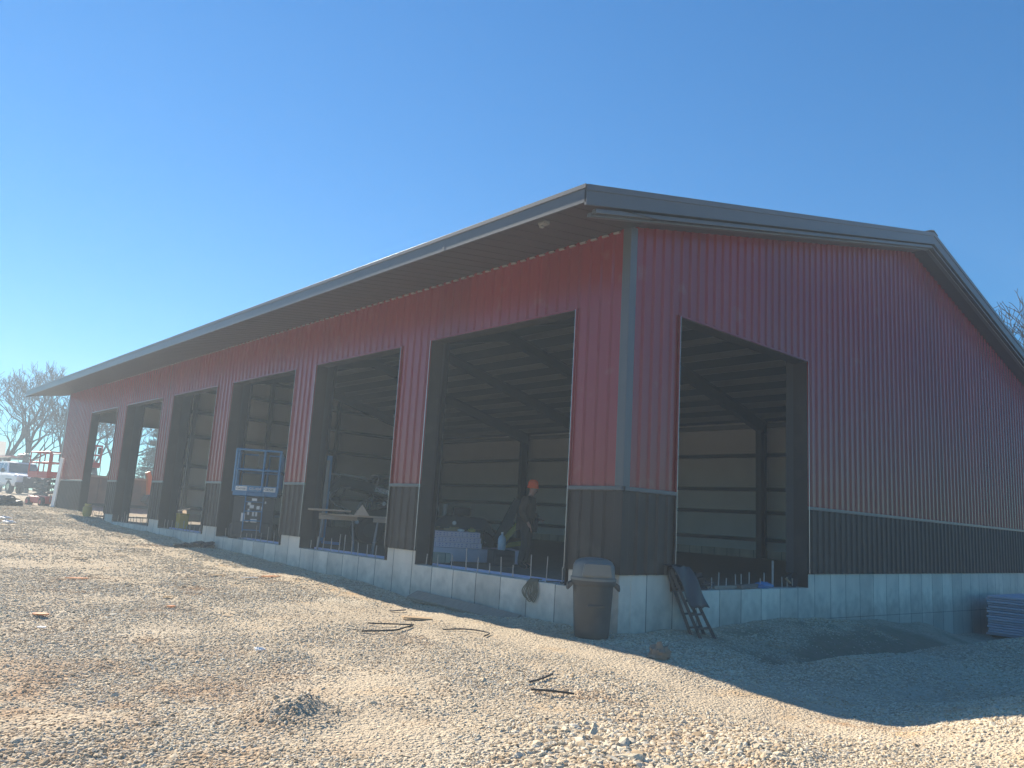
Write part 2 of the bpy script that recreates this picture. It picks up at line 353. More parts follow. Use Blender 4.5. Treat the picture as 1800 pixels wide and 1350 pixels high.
def make_pebbles():
    rs = np.random.RandomState(11)
    n = 560000
    D = np.sqrt(rs.uniform(1.8**2, 17.0**2, n)); az = YAW + rs.uniform(rad(-45), rad(45), n)
    n2 = 150000
    x = -8.533 + D*np.sin(az); y = -7.152 + D*np.cos(az)
    x2 = rs.uniform(-13.0, -.03, n2*5); y2 = rs.uniform(6, 44, n2*5); D2 = np.hypot(x2+8.533, y2+7.152); a2 = np.arctan2(x2+8.533, y2+7.152)-YAW
    k2 = (D2 > 17) & (a2 > rad(-46)) & (rs.rand(n2*5) < np.clip(1.5-(D2-17)*.045, .35, 1))
    x = np.concatenate([x, x2[k2]]); y = np.concatenate([y, y2[k2]]); D = np.concatenate([D, D2[k2]])
    coarse = np.clip(0.45 + 2.0*fbm(x*.8+3, y*.8, 3), 0, 1)
    for a, b, r, w in ((-4.2,-3.2,.9,.7), (-3.4,-3.5,.7,.6), (-3.2,-1.3,.7,.4), (-7.2,-1.6,.7,.4), (-2.0,-4.6,.9,.25), (.8,-5.0,1.2,.35),
                       (-1.1,-3.1,.55,-.8), (-1.9,-2.7,.6,-.8), (-5.2,-2.2,.6,-.8), (-4.5,-1.0,.6,-.5), (-6.9,-1.0,.5,-.5), (-1.6,1.6,.8,-.9), (-1.4,3.8,.9,-.6), (-1.2,-.4,.6,-.6), (-3.9,-2.0,.4,-.4)):
        coarse = np.clip(coarse + w*np.exp(-((x-a)**2+(y-b)**2)/r**2), 0, 1)
    coarse = coarse*np.where((x > -.3) & (y < .5), .55, 1)
    dens = np.where(D < 8, 1.0, np.clip(1.0-(D-8)*.05, .55, 1))*(.22 + .78*coarse)
    n = len(x); ok = (rs.rand(n) < dens*(1-.90*fines(x, y))) & (rs.rand(n) > .93*soil(x, y)) & ~((x > -.03) & (y > -.03))
    x, y, D, coarse = x[ok], y[ok], D[ok], coarse[ok]
    r = .86*(.0055 + .0065*rs.rand(len(x))**1.5) * (1 + 0.75*coarse) * np.clip(1 + (D-8)*.045, 1, 2.2)
    big = rs.rand(len(x)) < .03*coarse + .004
    r = np.where(big, r*rs.uniform(1.4, 2.0, len(x)), r)
    boulder = coarse**3*np.exp(-((x+3.9)**2+(y+3.35)**2)/.9)
    r = r*(1+.8*boulder)
    z = ground(x, y) - r*.15
    me = bpy.data.meshes.new('loose_gravel'); me.vertices.add(len(x))
    me.vertices.foreach_set('co', np.stack([x, y, z], 1).ravel())
    at = me.attributes.new('r', 'FLOAT', 'POINT'); at.data.foreach_set('value', r.astype(np.float32))
    o = bpy.data.objects.new('loose_gravel', me); C.objects.link(o); tag(o, 'loose crushed limestone gravel covering the yard in front of the barn', 'gravel', kind='stuff')
    mat = pebble_mat(); me.materials.append(mat)
    ng = bpy.data.node_groups.new('stones', 'GeometryNodeTree')
    ng.interface.new_socket('Geometry', in_out='INPUT', socket_type='NodeSocketGeometry'); ng.interface.new_socket('Geometry', in_out='OUTPUT', socket_type='NodeSocketGeometry')
    N, L = ng.nodes, ng.links
    gi = N.new('NodeGroupInput'); go = N.new('NodeGroupOutput'); jn = N.new('GeometryNodeJoinGeometry')
    for k in range(6):
        ic = N.new('GeometryNodeMeshIcoSphere'); ic.inputs['Radius'].default_value = 1; ic.inputs['Subdivisions'].default_value = 2
        pos = N.new('GeometryNodeInputPosition'); ns = N.new('ShaderNodeTexNoise'); ns.noise_dimensions = '4D'; ns.inputs['W'].default_value = k*7.3; ns.inputs['Scale'].default_value = .9; ns.inputs['Detail'].default_value = 1.5
        L.new(pos.outputs[0], ns.inputs['Vector'])
        sb = N.new('ShaderNodeVectorMath'); sb.operation = 'SUBTRACT'; sb.inputs[1].default_value = (.5,.5,.5); L.new(ns.outputs['Color'], sb.inputs[0])
        sc = N.new('ShaderNodeVectorMath'); sc.operation = 'SCALE'; sc.inputs['Scale'].default_value = 1.3; L.new(sb.outputs[0], sc.inputs[0])
        sp = N.new('GeometryNodeSetPosition'); L.new(ic.outputs['Mesh'], sp.inputs['Geometry']); L.new(sc.outputs[0], sp.inputs['Offset'])
        tr = N.new('GeometryNodeTransform'); tr.inputs['Scale'].default_value = (1.0+.12*k, .95-.03*k, .62+.03*k); L.new(sp.outputs[0], tr.inputs['Geometry'])
        sm = N.new('GeometryNodeSetMaterial'); sm.inputs['Material'].default_value = mat; L.new(tr.outputs[0], sm.inputs['Geometry'])
        gi_ = N.new('GeometryNodeGeometryToInstance'); L.new(sm.outputs[0], gi_.inputs[0]); L.new(gi_.outputs[0], jn.inputs[0])
    iop = N.new('GeometryNodeInstanceOnPoints'); iop.inputs['Pick Instance'].default_value = True
    mp = N.new('GeometryNodeMeshToPoints'); L.new(gi.outputs[0], mp.inputs[0]); L.new(mp.outputs[0], iop.inputs['Points'])
    L.new(jn.outputs[0], iop.inputs['Instance'])
    ri = N.new('FunctionNodeRandomValue'); ri.data_type = 'INT'; ri.inputs[4].default_value = 0; ri.inputs[5].default_value = 5; L.new(ri.outputs[2], iop.inputs['Instance Index'])
    rv = N.new('FunctionNodeRandomValue'); rv.data_type = 'FLOAT_VECTOR'; rv.inputs[0].default_value = (-.5,-.5,0); rv.inputs[1].default_value = (.5,.5,6.283); rv.inputs['Seed'].default_value = 4
    L.new(rv.outputs[0], iop.inputs['Rotation'])
    na = N.new('GeometryNodeInputNamedAttribute'); na.data_type = 'FLOAT'; na.inputs['Name'].default_value = 'r'
    L.new(na.outputs['Attribute'], iop.inputs['Scale']); L.new(iop.outputs[0], go.inputs[0])
    md = o.modifiers.new('stones', 'NODES'); md.node_group = ng
    return len(x)
make_pebbles()

# ------------------------------------------------------------------ materials
M = {}
M['red'] = pm('red_painted_steel', (.215,.020,.020), rough=.24, var=.14, scale=1.2, stretch=(1,1,.25), bump=.05, bscale=1.6, spec=.5, dirt=(.22,.10,.08), dscale=2.0, dmin=.62, dmax=.95)
M['brown'] = pm('brown_painted_steel', (.042,.032,.027), rough=.5, spec=.3, var=.16, scale=1.2, stretch=(1,1,.3), bump=.05, bscale=1.6, dirt=(.08,.07,.06), dscale=2.2, dmin=.55, dmax=.9)
M['charcoal'] = pm('charcoal_trim', (.085,.09,.098), rough=.38, var=.12, scale=2, bump=.03, bscale=2)
M['soffit'] = pm('bronze_soffit', (.050,.044,.046), rough=.42, var=.12, scale=2)
M['primer'] = pm('dark_primer_steel', (.045,.045,.05), rough=.55, var=.2, scale=3)
M['galv'] = pm('galvanised_purlin', (.22,.22,.215), rough=.5, var=.12, scale=5)
M['liner'] = pm('vinyl_insulation_facing', (.74,.735,.71), rough=.5, var=.08, scale=1.2, bump=.25, bscale=2.2)
M['roofunder'] = pm('roof_blanket', (.055,.057,.06), rough=.6, var=.15, scale=2)
M['roof'] = pm('charcoal_roof_panel', (.09,.095,.10), rough=.4, var=.12, scale=2)
M['edge'] = pm('pale_glint_closure', (.55,.53,.52), rough=.25, metal=.6, var=.1)  # pale colour carries the jamb glint; the rib closures use it too
M['rebar'] = pm('rusty_rebar', (.40,.36,.32), rough=.7, var=.3, scale=20)
M['strip'] = pm('lavender_foam', (.52,.47,.62), rough=.8, var=.12, scale=6, bump=.1, bscale=60)
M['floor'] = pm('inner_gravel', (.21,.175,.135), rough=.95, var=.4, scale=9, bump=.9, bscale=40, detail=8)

def panel_tint(m):
    # each rolled sheet (three ribs wide) is a shade lighter or darker than its neighbours
    nt = m.node_tree; N = nt.nodes; L = nt.links; b = N['Principled BSDF']; src = b.inputs['Base Color'].links[0].from_socket
    g = N.new('ShaderNodeTexCoord'); s = N.new('ShaderNodeSeparateXYZ'); L.new(g.outputs['Object'], s.inputs[0])
    a = N.new('ShaderNodeMath'); a.operation = 'ADD'; L.new(s.outputs[0], a.inputs[0]); L.new(s.outputs[1], a.inputs[1])
    d = N.new('ShaderNodeMath'); d.operation = 'DIVIDE'; d.inputs[1].default_value = .9144; L.new(a.outputs[0], d.inputs[0])
    f = N.new('ShaderNodeMath'); f.operation = 'FLOOR'; L.new(d.outputs[0], f.inputs[0])
    w = N.new('ShaderNodeTexWhiteNoise'); w.noise_dimensions = '1D'; L.new(f.outputs[0], w.inputs['W'])
    r = N.new('ShaderNodeMapRange'); r.inputs[3].default_value = .92; r.inputs[4].default_value = 1.07; L.new(w.outputs['Value'], r.inputs[0])
    v = N.new('ShaderNodeVectorMath'); v.operation = 'SCALE'; L.new(src, v.inputs[0]); L.new(r.outputs[0], v.inputs['Scale']); L.new(v.outputs[0], b.inputs['Base Color'])
panel_tint(M['red']); panel_tint(M['brown'])

def concrete_mat():
    m = pm('poured_concrete', (.66,.59,.485), rough=.9, var=.17, scale=3.0, stretch=(1,1,.22), bump=.25, bscale=25, col2=(.72,.65,.54), dirt=(.50,.46,.395), dscale=1.1, dmin=.5, dmax=.8)
    nt = m.node_tree; N = nt.nodes; L = nt.links; b = N['Principled BSDF']
    src = b.inputs['Base Color'].links[0].from_socket
    g = N.new('ShaderNodeTexCoord'); s = N.new('ShaderNodeSeparateXYZ'); L.new(g.outputs['Object'], s.inputs[0])
    def ma(op, a, c=None):
        n = N.new('ShaderNodeMath'); n.operation = op
        for k, q in ((0, a), (1, c)):
            if q is None: continue
            if isinstance(q, (int, float)): n.inputs[k].default_value = q
            else: L.new(q, n.inputs[k])
        return n.outputs[0]
    u = ma('ADD', s.outputs[0], s.outputs[1])
    t = ma('DIVIDE', u, .61); fr = ma('FRACT', t); fl = ma('FLOOR', t)
    d = ma('ABSOLUTE', ma('SUBTRACT', fr, .5))                 # .5 at form joint
    nz = N.new('ShaderNodeTexNoise'); nz.inputs['Scale'].default_value = 6; L.new(g.outputs['Object'], nz.inputs['Vector'])
    edge = ma('GREATER_THAN', d, ma('SUBTRACT', .494, ma('MULTIPLY', nz.outputs['Fac'], .02)))
    n3 = N.new('ShaderNodeTexNoise'); n3.inputs['Scale'].default_value = 5; n3.inputs['Detail'].default_value = 6; L.new(g.outputs['Object'], n3.inputs['Vector'])
    sm_ = N.new('ShaderNodeMapRange'); sm_.inputs[1].default_value = -.85; sm_.inputs[2].default_value = -.35; sm_.inputs[3].default_value = .62; sm_.inputs[4].default_value = 1.0
    L.new(ma('ADD', s.outputs[2], ma('MULTIPLY', ma('SUBTRACT', n3.outputs['Fac'], .5), .9)), sm_.inputs[0]); splash = sm_.outputs[0]
    ln_ = ma('MULTIPLY', ma('LESS_THAN', ma('ABSOLUTE', ma('ADD', ma('ADD', s.outputs[2], .80), ma('MULTIPLY', ma('SUBTRACT', s.outputs[0], 6), .012))), .008), ma('GREATER_THAN', s.outputs[0], 5.4))
    cold = ma('SUBTRACT', 1, ma('MULTIPLY', ln_, .45))
    wn_ = N.new('ShaderNodeTexWhiteNoise'); wn_.noise_dimensions = '1D'; L.new(fl, wn_.inputs['W'])
    mr = N.new('ShaderNodeMapRange'); mr.inputs[3].default_value = .86; mr.inputs[4].default_value = 1.1; L.new(wn_.outputs['Value'], mr.inputs[0])
    fac = ma('MULTIPLY', mr.outputs[0], ma('MULTIPLY', ma('SUBTRACT', 1, ma('MULTIPLY', edge, .6)), ma('MULTIPLY', splash, cold)))
    vm = N.new('ShaderNodeVectorMath'); vm.operation = 'SCALE'; L.new(src, vm.inputs[0]); L.new(fac, vm.inputs['Scale'])
    L.new(vm.outputs[0], b.inputs['Base Color'])
    return m
M['concrete'] = concrete_mat()

# ------------------------------------------------------------------ the barn
W, LN = 20.6, 31.8
ZW, ZH, ZT, SILL = 1.17, 3.90, 4.96, -0.24
RIDGE = W/2
OPA = [(1.0,4.76), (5.74,9.19), (10.18,13.89), (14.93,18.45), (19.43,23.2), (24.27,27.8)]
OPB = [(1.19,5.2)]
def zroof(x): return 5.0 + .24*(min(x, W-x)+1.5)
def zsoff(x): return zroof(x) - .36
barn = thing('barn', 'large unfinished metal barn with red upper walls and brown wainscot on a concrete foundation', 'barn')

# foundation: one stepped wall per side
def stepped(ops, u0, u1, zb, z_of_bottom=-1.95):
    p = [(u0, zb), (u1, zb), (u1, 0)]
    for a, b in reversed(ops):
        p += [(b+.03, 0), (b+.03, SILL), (a-.03, SILL), (a-.03, 0)]
    return p + [(u0, 0)]
def fwall(ops, ax, t0, t1, u0, u1):
    m = MB(); poly = stepped(ops, u0, u1, -2.3)
    m.prism(poly, ax, t0, t1)
    return m.build('foundation_wall', M['concrete'], barn, bevel=.008, seg=1)
fA = fwall(OPA, 'x', .004, .255, .004, LN)
fB = fwall(OPB, 'y', .004, .254, .258, W)
fC = fwall(OPB, 'y', LN-.25, LN-.004, .258, W-.26)
fD = fwall([], 'x', W-.256, W-.004, .258, LN)
for a, b in OPA:                                     # dowels standing in the sills
    n = 11
    for i in range(n):
        y = a + .22 + (b-a-.44)*(i + rng.uniform(-.28,.28))/(n-1)
        h = rng.uniform(.16,.30) if rng.random() > .1 else .38
        MB().tube([(.12, y, SILL-.03), (.12+rng.uniform(-.01,.01), y+rng.uniform(-.012,.012), SILL+h)], .0095, 6).build('rebar', M['rebar'], fA)
for i in range(16):
    x = 1.4 + 3.55*(i + rng.uniform(-.3,.3))/15
    h = .46 if i == 12 else rng.uniform(.15,.27)
    MB().tube([(x, .12, SILL-.03), (x+rng.uniform(-.012,.012), .12, SILL+h)], .0095 if i != 12 else .018, 6).build('rebar', M['rebar'], fB)
# foam edge strips standing against the inner face of the sills
for (a, b) in OPA[:4]:
    MB().box(.30, .35, a+.1, b-.1, -.6, SILL+.035).build('edge_insulation', M['strip'], barn)
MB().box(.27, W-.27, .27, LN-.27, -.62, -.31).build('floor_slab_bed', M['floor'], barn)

# ribbed siding
PITCH = .2286
def ribs(u0, u1):
    us = {u0: None, u1: None}
    k = math.floor(u0/PITCH)-1
    while k*PITCH < u1 + PITCH:
        c = k*PITCH + .11
        for off, d in ((-.052, 0), (-.026, .030), (.026, .030), (.052, 0)):
            if u0 < c+off < u1: us[c+off] = d
        k += 1
    def depth(u):
        k = round((u-.11)/PITCH); e = abs(u-.11-k*PITCH)
        return .030 if e <= .026 else (0 if e >= .052 else .030*(.052-e)/.026)
    return [(u, depth(u) if d is None else d) for u, d in sorted(us.items())]
def siding(m, put, runs):
    """put(u, d, z) -> xyz ; runs = list of (u0, u1, zlo fn, zhi fn)"""
    for u0, u1, zl, zh in runs:
        rs = ribs(u0, u1); v = []; f = []
        for u, d in rs: v += [put(u, d, zl(u)), put(u, d, zh(u))]
        for i in range(len(rs)-1): f.append((2*i, 2*i+2, 2*i+3, 2*i+1))
        m._add(v, f)
def runs_for(ops, u0, u1, zlo, ztop, zop):
    r = []; c = u0; K = lambda v: (lambda u: v)
    top = ztop if callable(ztop) else K(ztop)
    for a, b in ops:
        r.append((c, a, K(zlo), top)); 
        if zop is not None: r.append((a, b, K(zop), top))
        c = b
    r.append((c, u1, K(zlo), top)); return r
PUT = {'A': lambda u, d, z: (-.012-d, u, z), 'B': lambda u, d, z: (u, -.012-d, z),
       'C': lambda u, d, z: (u, LN+.012+d, z), 'D': lambda u, d, z: (W+.012+d, u, z)}
gab = lambda x: zsoff(x)
gable_runs = lambda ops: [q for a, b in (((0, RIDGE)), (RIDGE, W)) for q in runs_for([o for o in ops if a <= o[0] < b], a, b, ZW, gab, ZH)]
for side, rr in (('A', runs_for(OPA, 0, LN, ZW, 4.99, ZH)), ('D', runs_for([], 0, LN, ZW, 4.99, ZH))):
    m = MB(); siding(m, PUT[side], rr); m.build('red_siding', M['red'], barn)
for side in 'BC':
    m = MB(); siding(m, PUT[side], gable_runs(OPB)); m.build('red_siding', M['red'], barn)
for side, ops, ln in (('A', OPA, LN), ('B', OPB, W), ('C', OPB, W), ('D', [], LN)):
    for q in runs_for(ops, 0, ln, .002, ZW, None):
        m = MB(); siding(m, PUT[side], [q]); m.build('wainscot_siding', M['brown'], barn)
    c = 0; pr = .056
    for a, b in list(ops) + [(ln, None)]:
        lo, hi = c, a; m = MB()
        e0 = .0 if c > 0 else -.03
        if side == 'A': m.box(-pr, -.004, lo+e0, hi, ZW-.022, ZW+.035)
        if side == 'B': m.box(lo, hi, -pr, -.004, ZW-.022, ZW+.035)
        if side == 'C': m.box(lo, hi, LN+.004, LN+pr, ZW-.022, ZW+.035)
        if side == 'D': m.box(W+.004, W+pr, lo, hi, ZW-.022, ZW+.035)
        m.build('wainscot_trim', M['charcoal'], barn, bevel=.006, seg=2)
        if b: c = b
# corner trims
def corner(x, y, sx, sy):
    m = MB(); w, t = .105, .046
    m.prism([(x+sx*t, y+sy*t), (x-sx*w, y+sy*t), (x-sx*w, y+sy*.006), (x+sx*.006, y+sy*.006), (x+sx*.006, y-sy*w), (x+sx*t, y-sy*w)], 'z', ZW+.036, 5.0)
    m.build('corner_trim', M['charcoal'], barn, bevel=.006)
    m = MB(); t = .046
    m.prism([(x+sx*t, y+sy*t), (x-sx*w, y+sy*t), (x-sx*w, y+sy*.006), (x+sx*.006, y+sy*.006), (x+sx*.006, y-sy*w), (x+sx*t, y-sy*w)], 'z', .003, ZW-.023)
    m.build('wainscot_corner_trim', M['brown'], barn, bevel=.006)
corner(0, 0, -1, -1); corner(0, LN, -1, 1); corner(W, 0, 1, -1)
# opening linings
def lining(side, a, b):
    m = MB(); t = .016; dpt = .25
    r = MB(); trims = []; edges = []
    if side == 'A':
        m.box(-.02, dpt, a-.001, a+t, SILL+.005, ZH-t); m.box(-.02, dpt, b-t, b+.001, SILL+.005, ZH-t); m.box(-.02, dpt, a, b, ZH-t+.001, ZH+.004)
        for y0, y1 in ((a-.018, a+.008), (b-.008, b+.018)): trims.append(((-.050, -.021), (y0, y1)))
        r.box(-.049, -.021, a-.03, b+.03, ZH-.004, ZH+.022)
        for y0, y1 in ((a+.001, a+.0085), (b-.0085, b-.001)): edges.append(((-.056, -.0505), (y0, y1)))
    else:
        s = 1 if side == 'B' else -1; o = 0 if side == 'B' else LN
        Y = lambda p, q: tuple(sorted((o+s*p, o+s*q)))
        m.box(a-.001, a+t, *Y(-.02, dpt), SILL+.005, ZH-t); m.box(b-t, b+.001, *Y(-.02, dpt), SILL+.005, ZH-t); m.box(a, b, *Y(-.02, dpt), ZH-t+.001, ZH+.004)
        for x0, x1 in ((a-.018, a+.008), (b-.008, b+.018)): trims.append(((x0, x1), Y(-.050, -.021)))
        r.box(a-.03, b+.03, *Y(-.049, -.021), ZH-.004, ZH+.022)
        for x0, x1 in ((a+.001, a+.0085), (b-.0085, b-.001)): edges.append(((x0, x1), Y(-.056, -.0505)))
    j = m.build('door_jamb', M['brown'], barn); r.build('head_trim', M['red'], j)
    for X_, Y_ in trims:
        MB().box(*X_, *Y_, ZW+.036, ZH+.02).build('jamb_trim', M['red'], j); MB().box(*X_, *Y_, .004, ZW-.023).build('jamb_trim', M['brown'], j)
    for X_, Y_ in edges: MB().box(*X_, *Y_, .006, ZH).build('jamb_glint', M['edge'], j)  # thin pale strips paint the sky glint along the jamb trim
for a, b in OPA: lining('A', a, b)
for a, b in OPB: lining('B', a, b); lining('C', a, b)

# roof, fascia, soffits
RY0, RY1 = -.52, 33.0
m = MB()
for sgn in (0, 1):
    X = (lambda x: x) if sgn == 0 else (lambda x: W-x)
    us = []; k = 0; y = RY0
    while y < RY1: us.append(y); y += .3048
    us.append(RY1)
    v = []; f = []
    prof = []
    for y in us[:-1]:
        prof += [(y, .0), (y+.02, .012), (y+.05, .012), (y+.07, 0)]
    prof.append((RY1, 0))
    for y, d in prof:
        if y > RY1: continue
        v += [(X(-1.54), y, zroof(-1.54)+.004+d), (X(RIDGE), y, zroof(RIDGE)+.004+d)]
    n = len(v)//2
    for i in range(n-1): f.append((2*i, 2*i+1, 2*i+3, 2*i+2))
    m._add(v, f)
roof = m.build('roof', M['roof'], barn)
m = MB()
for X in ((lambda x: x), (lambda x: W-x)):
    m._add([(X(-1.46), -.46, zroof(-1.46)-.01), (X(RIDGE), -.46, zroof(RIDGE)-.01), (X(RIDGE), 32.94, zroof(RIDGE)-.01), (X(-1.46), 32.94, zroof(-1.46)-.01)], [(0,1,2,3)])
m.build('roof_lining', M['roofunder'], barn)
m = MB()
m.prism([(RIDGE-.25, zroof(RIDGE)-.0), (RIDGE, zroof(RIDGE)+.075), (RIDGE+.25, zroof(RIDGE)), (RIDGE, zroof(RIDGE)+.06)], 'y', RY0-.01, RY1+.01)
m.build('ridge_cap', M['charcoal'], roof)
for X in ((lambda x: x), (lambda x: W-x)):
    m = MB(); x0, x1 = sorted((X(-1.53), X(-1.50)))
    m.box(x0, x1, RY0+.01, RY1-.01, 4.76, 4.985)
    x0, x1 = sorted((X(-1.545), X(-1.53))); m.box(x0, x1, RY0+.01, RY1-.01, 4.955, 5.012)   # drip edge
    for y_ in np.arange(RY0+3.05, RY1-1, 3.05): x0, x1 = sorted((X(-1.533), X(-1.5305))); m.box(x0, x1, y_-.03, y_+.03, 4.762, 4.953)
    m.build('eave_fascia', M['charcoal'], barn, bevel=.004)
    m = MB()                                                                # eave soffit with panel seams
    m._add([(X(-1.50), RY0+.02, 4.785), (X(.0), RY0+.02, 4.992), (X(.0), RY1-.02, 4.992), (X(-1.50), RY1-.02, 4.785)], [(0,1,2,3)])
    y = RY0+.3
    while y < RY1:
        m.beam((X(-1.49), y, 4.782), (X(-.01), y, 4.987), .007, .004); y += .3048
    m.build('eave_soffit', M['soffit'], barn)
for yo, s in ((0, -1), (LN, 1)):
    ye = RY0 if s < 0 else RY1
    for X in ((lambda x: x), (lambda x: W-x)):
        a, b = -1.53, RIDGE
        m = MB()
        poly = [(X(a), zroof(a)-.27), (X(a), zroof(a)), (X(b), zroof(b)), (X(b), zroof(b)-.27)]
        m.prism(poly, 'y', *sorted((ye-s*.035, ye)))
        poly = [(X(a), zroof(a)-.075), (X(a), zroof(a)+.008), (X(b), zroof(b)+.008), (X(b), zroof(b)-.075)]
        m.prism(poly, 'y', *sorted((ye+.0005*s, ye+s*.016)))
        m.build('rake_fascia', M['charcoal'], barn)
        y0, y1 = (yo, ye-s*.036); a = 0.0
        m = MB()
        m._add([(X(a), y0, zsoff(a)), (X(b), y0, zsoff(b)), (X(b), y1, zsoff(b)), (X(a), y1, zsoff(a))], [(0,1,2,3)])
        a2 = -1.49
        rakes = m.build('rake_soffit', M['soffit'], barn)
        m = MB()                                       # bright stepped bands along the outer edge of the soffit
        for k, (p, q, dz) in enumerate(((.04, .11, .035), (.12, .20, .005))):
            m.prism([(X(-1.3), zsoff(-1.3)+dz-.035), (X(-1.3), zsoff(-1.3)+dz+.03), (X(b), zsoff(b)+dz+.03), (X(b), zsoff(b)+dz-.035)], 'y', *sorted((ye-s*p, ye-s*q)))
        if s < 0: m.build('rake_trim', M['charcoal'], barn, bevel=.01)
# closure strips seen between the ribs under the soffit
m = MB(); y = .02
while y < 26:
    m.box(-.05, -.014, y+.17-PITCH*0, y+.28, 4.948, 4.972); y += PITCH
m.build('rib_closure', M['edge'], barn)
m = MB(); m.cbox((-1.28, .52, 4.80), (.10, .14, .05)); m.cbox((-1.28, .56, 4.765), (.06, .05, .05)); m.build('soffit_fixture', M['galv'], barn, bevel=.008)

# frames: tapered columns and rafters
FY = [.42, 5.25, 9.69, 14.41, 18.94, 23.73, 31.35]
def rz(x): return zroof(x) - .26
for y in FY:
    for X in ((lambda x: x), (lambda x: W-x)):
        m = MB(); d0, d1 = .37, .44; zt = rz(.4)
        m.box(*sorted((X(.262), X(.28))), y-.12, y+.12, -.30, zt)
        m.prism([(X(.28+d0-.02), -.30), (X(.28+d0), -.30), (X(.28+d1), zt-.45), (X(.28+d1-.02), zt-.45)], 'y', y-.12, y+.12)
        m.prism([(X(.28), -.30), (X(.28+d0-.02), -.30), (X(.28+d1-.02), zt-.45), (X(.28+d1), zt-.1), (X(.28), zt-.1)], 'y', y-.006, y+.006)
        m.build('frame_column', M['primer'], barn)
        m = MB(); a, b = .285, RIDGE
        dep = lambda x: .56 - .16*min(1, x/7.0)
        xs = [a, 2.5, 5, 7, b]
        top = [(X(x), rz(x)) for x in xs]; bot = [(X(x), rz(x)-dep(x)) for x in xs]
        m.prism(top + bot[::-1], 'y', y-.006, y+.006)
        m.prism([(p, q) for p, q in top] + [(p, q-.02) for p, q in top[::-1]], 'y', y-.11, y-.0065)
        m.prism([(p, q) for p, q in top] + [(p, q-.02) for p, q in top[::-1]], 'y', y+.0065, y+.11)
        m.prism([(p, q) for p, q in bot] + [(p, q+.02) for p, q in bot[::-1]], 'y', y-.12, y-.0065)
        m.prism([(p, q) for p, q in bot] + [(p, q+.02) for p, q in bot[::-1]], 'y', y+.0065, y+.12)
        m.build('rafter', M['primer'], barn)
for X in ((lambda x: x), (lambda x: W-x)):
    x = .55
    while x < RIDGE-.2:
        z1 = zroof(x)-.035
        m = MB(); m.box(X(x)-.006, X(x)+.006, .3, LN-.3, z1-.20, z1)
        s = 1 if X(1) == 1 else -1
        m.box(*sorted((X(x)-s*.0065, X(x)-s*.075)), .3, LN-.3, z1-.201, z1-.185); m.box(*sorted((X(x)+s*.0065, X(x)+s*.075)), .3, LN-.3, z1-.017, z1-.001)
        m.build('purlin', M['galv'], barn); x += 1.10
    m = MB(); m.box(*sorted((X(.06), X(.262-.002))), .3, LN-.3, 4.92, 5.10); m.build('eave_strut', M['galv'], barn)
# wall linings and girts on the two walls one sees from inside
m = MB(); m._add([(W-.03, .26, -.28), (W-.03, LN-.05, -.28), (W-.03, LN-.05, 5.2), (W-.03, .26, 5.2)], [(0,1,2,3)]); m.build('wall_lining', M['liner'], barn)
m = MB(); y = LN-.03
for a, b, lo in ((.03, OPB[0][0]-.02, -.28), (*[OPB[0][0]-.02, OPB[0][1]+.02], ZH+.02), (OPB[0][1]+.02, RIDGE, -.28), (RIDGE, W-.04, -.28)):
    m._add([(a, y, lo), (b, y, lo), (b, y, zroof(b)-.2), (a, y, zroof(a)-.2)], [(0,1,2,3)])
m.build('wall_lining', M['liner'], barn)
m = MB(); y = .03
for a, b, lo in ((.03, OPB[0][0]-.02, .02), (OPB[0][0]-.02, OPB[0][1]+.02, ZH+.02), (OPB[0][1]+.02, RIDGE, .02), (RIDGE, W-.04, .02)):
    m._add([(a, y, lo), (b, y, lo), (b, y, zroof(b)-.2), (a, y, zroof(a)-.2)], [(0,1,2,3)])
m.build('wall_lining', M['liner'], barn)
for z in (.42, 1.50, 2.42, 3.80):
    MB().box(W-.26, W-.035, .3, LN-.3, z-.07, z+.07).build('girt', M['primer'], barn)
for z in (.25, 1.21, 2.28, 3.70, 4.9, 6.0, 6.9):
    x0 = 5.25 if z < 3.9 else .3
    x1 = W-.3 if z < 5.2 else W-1.2-(z-5.2)/.24
    if z > 5.2: x0 = 1.2+(z-5.2)/.24-.6
    MB().box(x0, x1, LN-.24, LN-.034, z-.08, z+.08).build('girt', M['primer'], barn)
for x in (5.35, 9.2, 13.2, 17.0):
    MB().box(x-.09, x+.09, LN-.44, LN-.245, -.3, zroof(x)-.3).build('end_post', M['primer'], barn)
for x in (5.36, 9.2):
    MB().box(x-.09, x+.09, .26, .45, 0, zroof(x)-.3).build('end_post', M['primer'], barn)
# unused slab area outside the frame line carries the sheet beyond the far doorway


# ------------------------------------------------------------------ loose things: materials
K = {}
K['blue'] = pm('blue_machine_paint', (.05,.21,.43), rough=.45, var=.15, scale=3, dirt=(.10,.16,.22), dmin=.5, dmax=.8)
K['lred'] = pm('red_machine_paint', (.42,.04,.035), rough=.45, var=.15, scale=3, dirt=(.30,.12,.10))
K['orange'] = pm('orange_machine_paint', (.60,.20,.04), rough=.5, var=.15, scale=2, dirt=(.35,.18,.08))
K['black'] = pm('black_rubber', (.03,.03,.031), rough=.75, var=.3, scale=8, bump=.2)
K['dark'] = pm('dark_steel', (.035,.037,.04), rough=.5, var=.25, scale=4)
K['green'] = pm('dark_olive_paint', (.014,.02,.015), rough=.45, var=.25, scale=3)
K['grey'] = pm('grey_steel', (.25,.25,.25), rough=.45, metal=.4, var=.15)
K['white'] = pm('white_paint', (.82,.82,.81), rough=.45, var=.06)
K['glass'] = pm('dark_glass', (.03,.045,.055), rough=.08, var=.1, spec=.8)
K['chrome'] = pm('bright_chrome', (.7,.7,.7), rough=.15, metal=1, var=.05)
K['lamp'] = pm('clear_lamp_glass', (.75,.76,.76), rough=.1, var=.05)
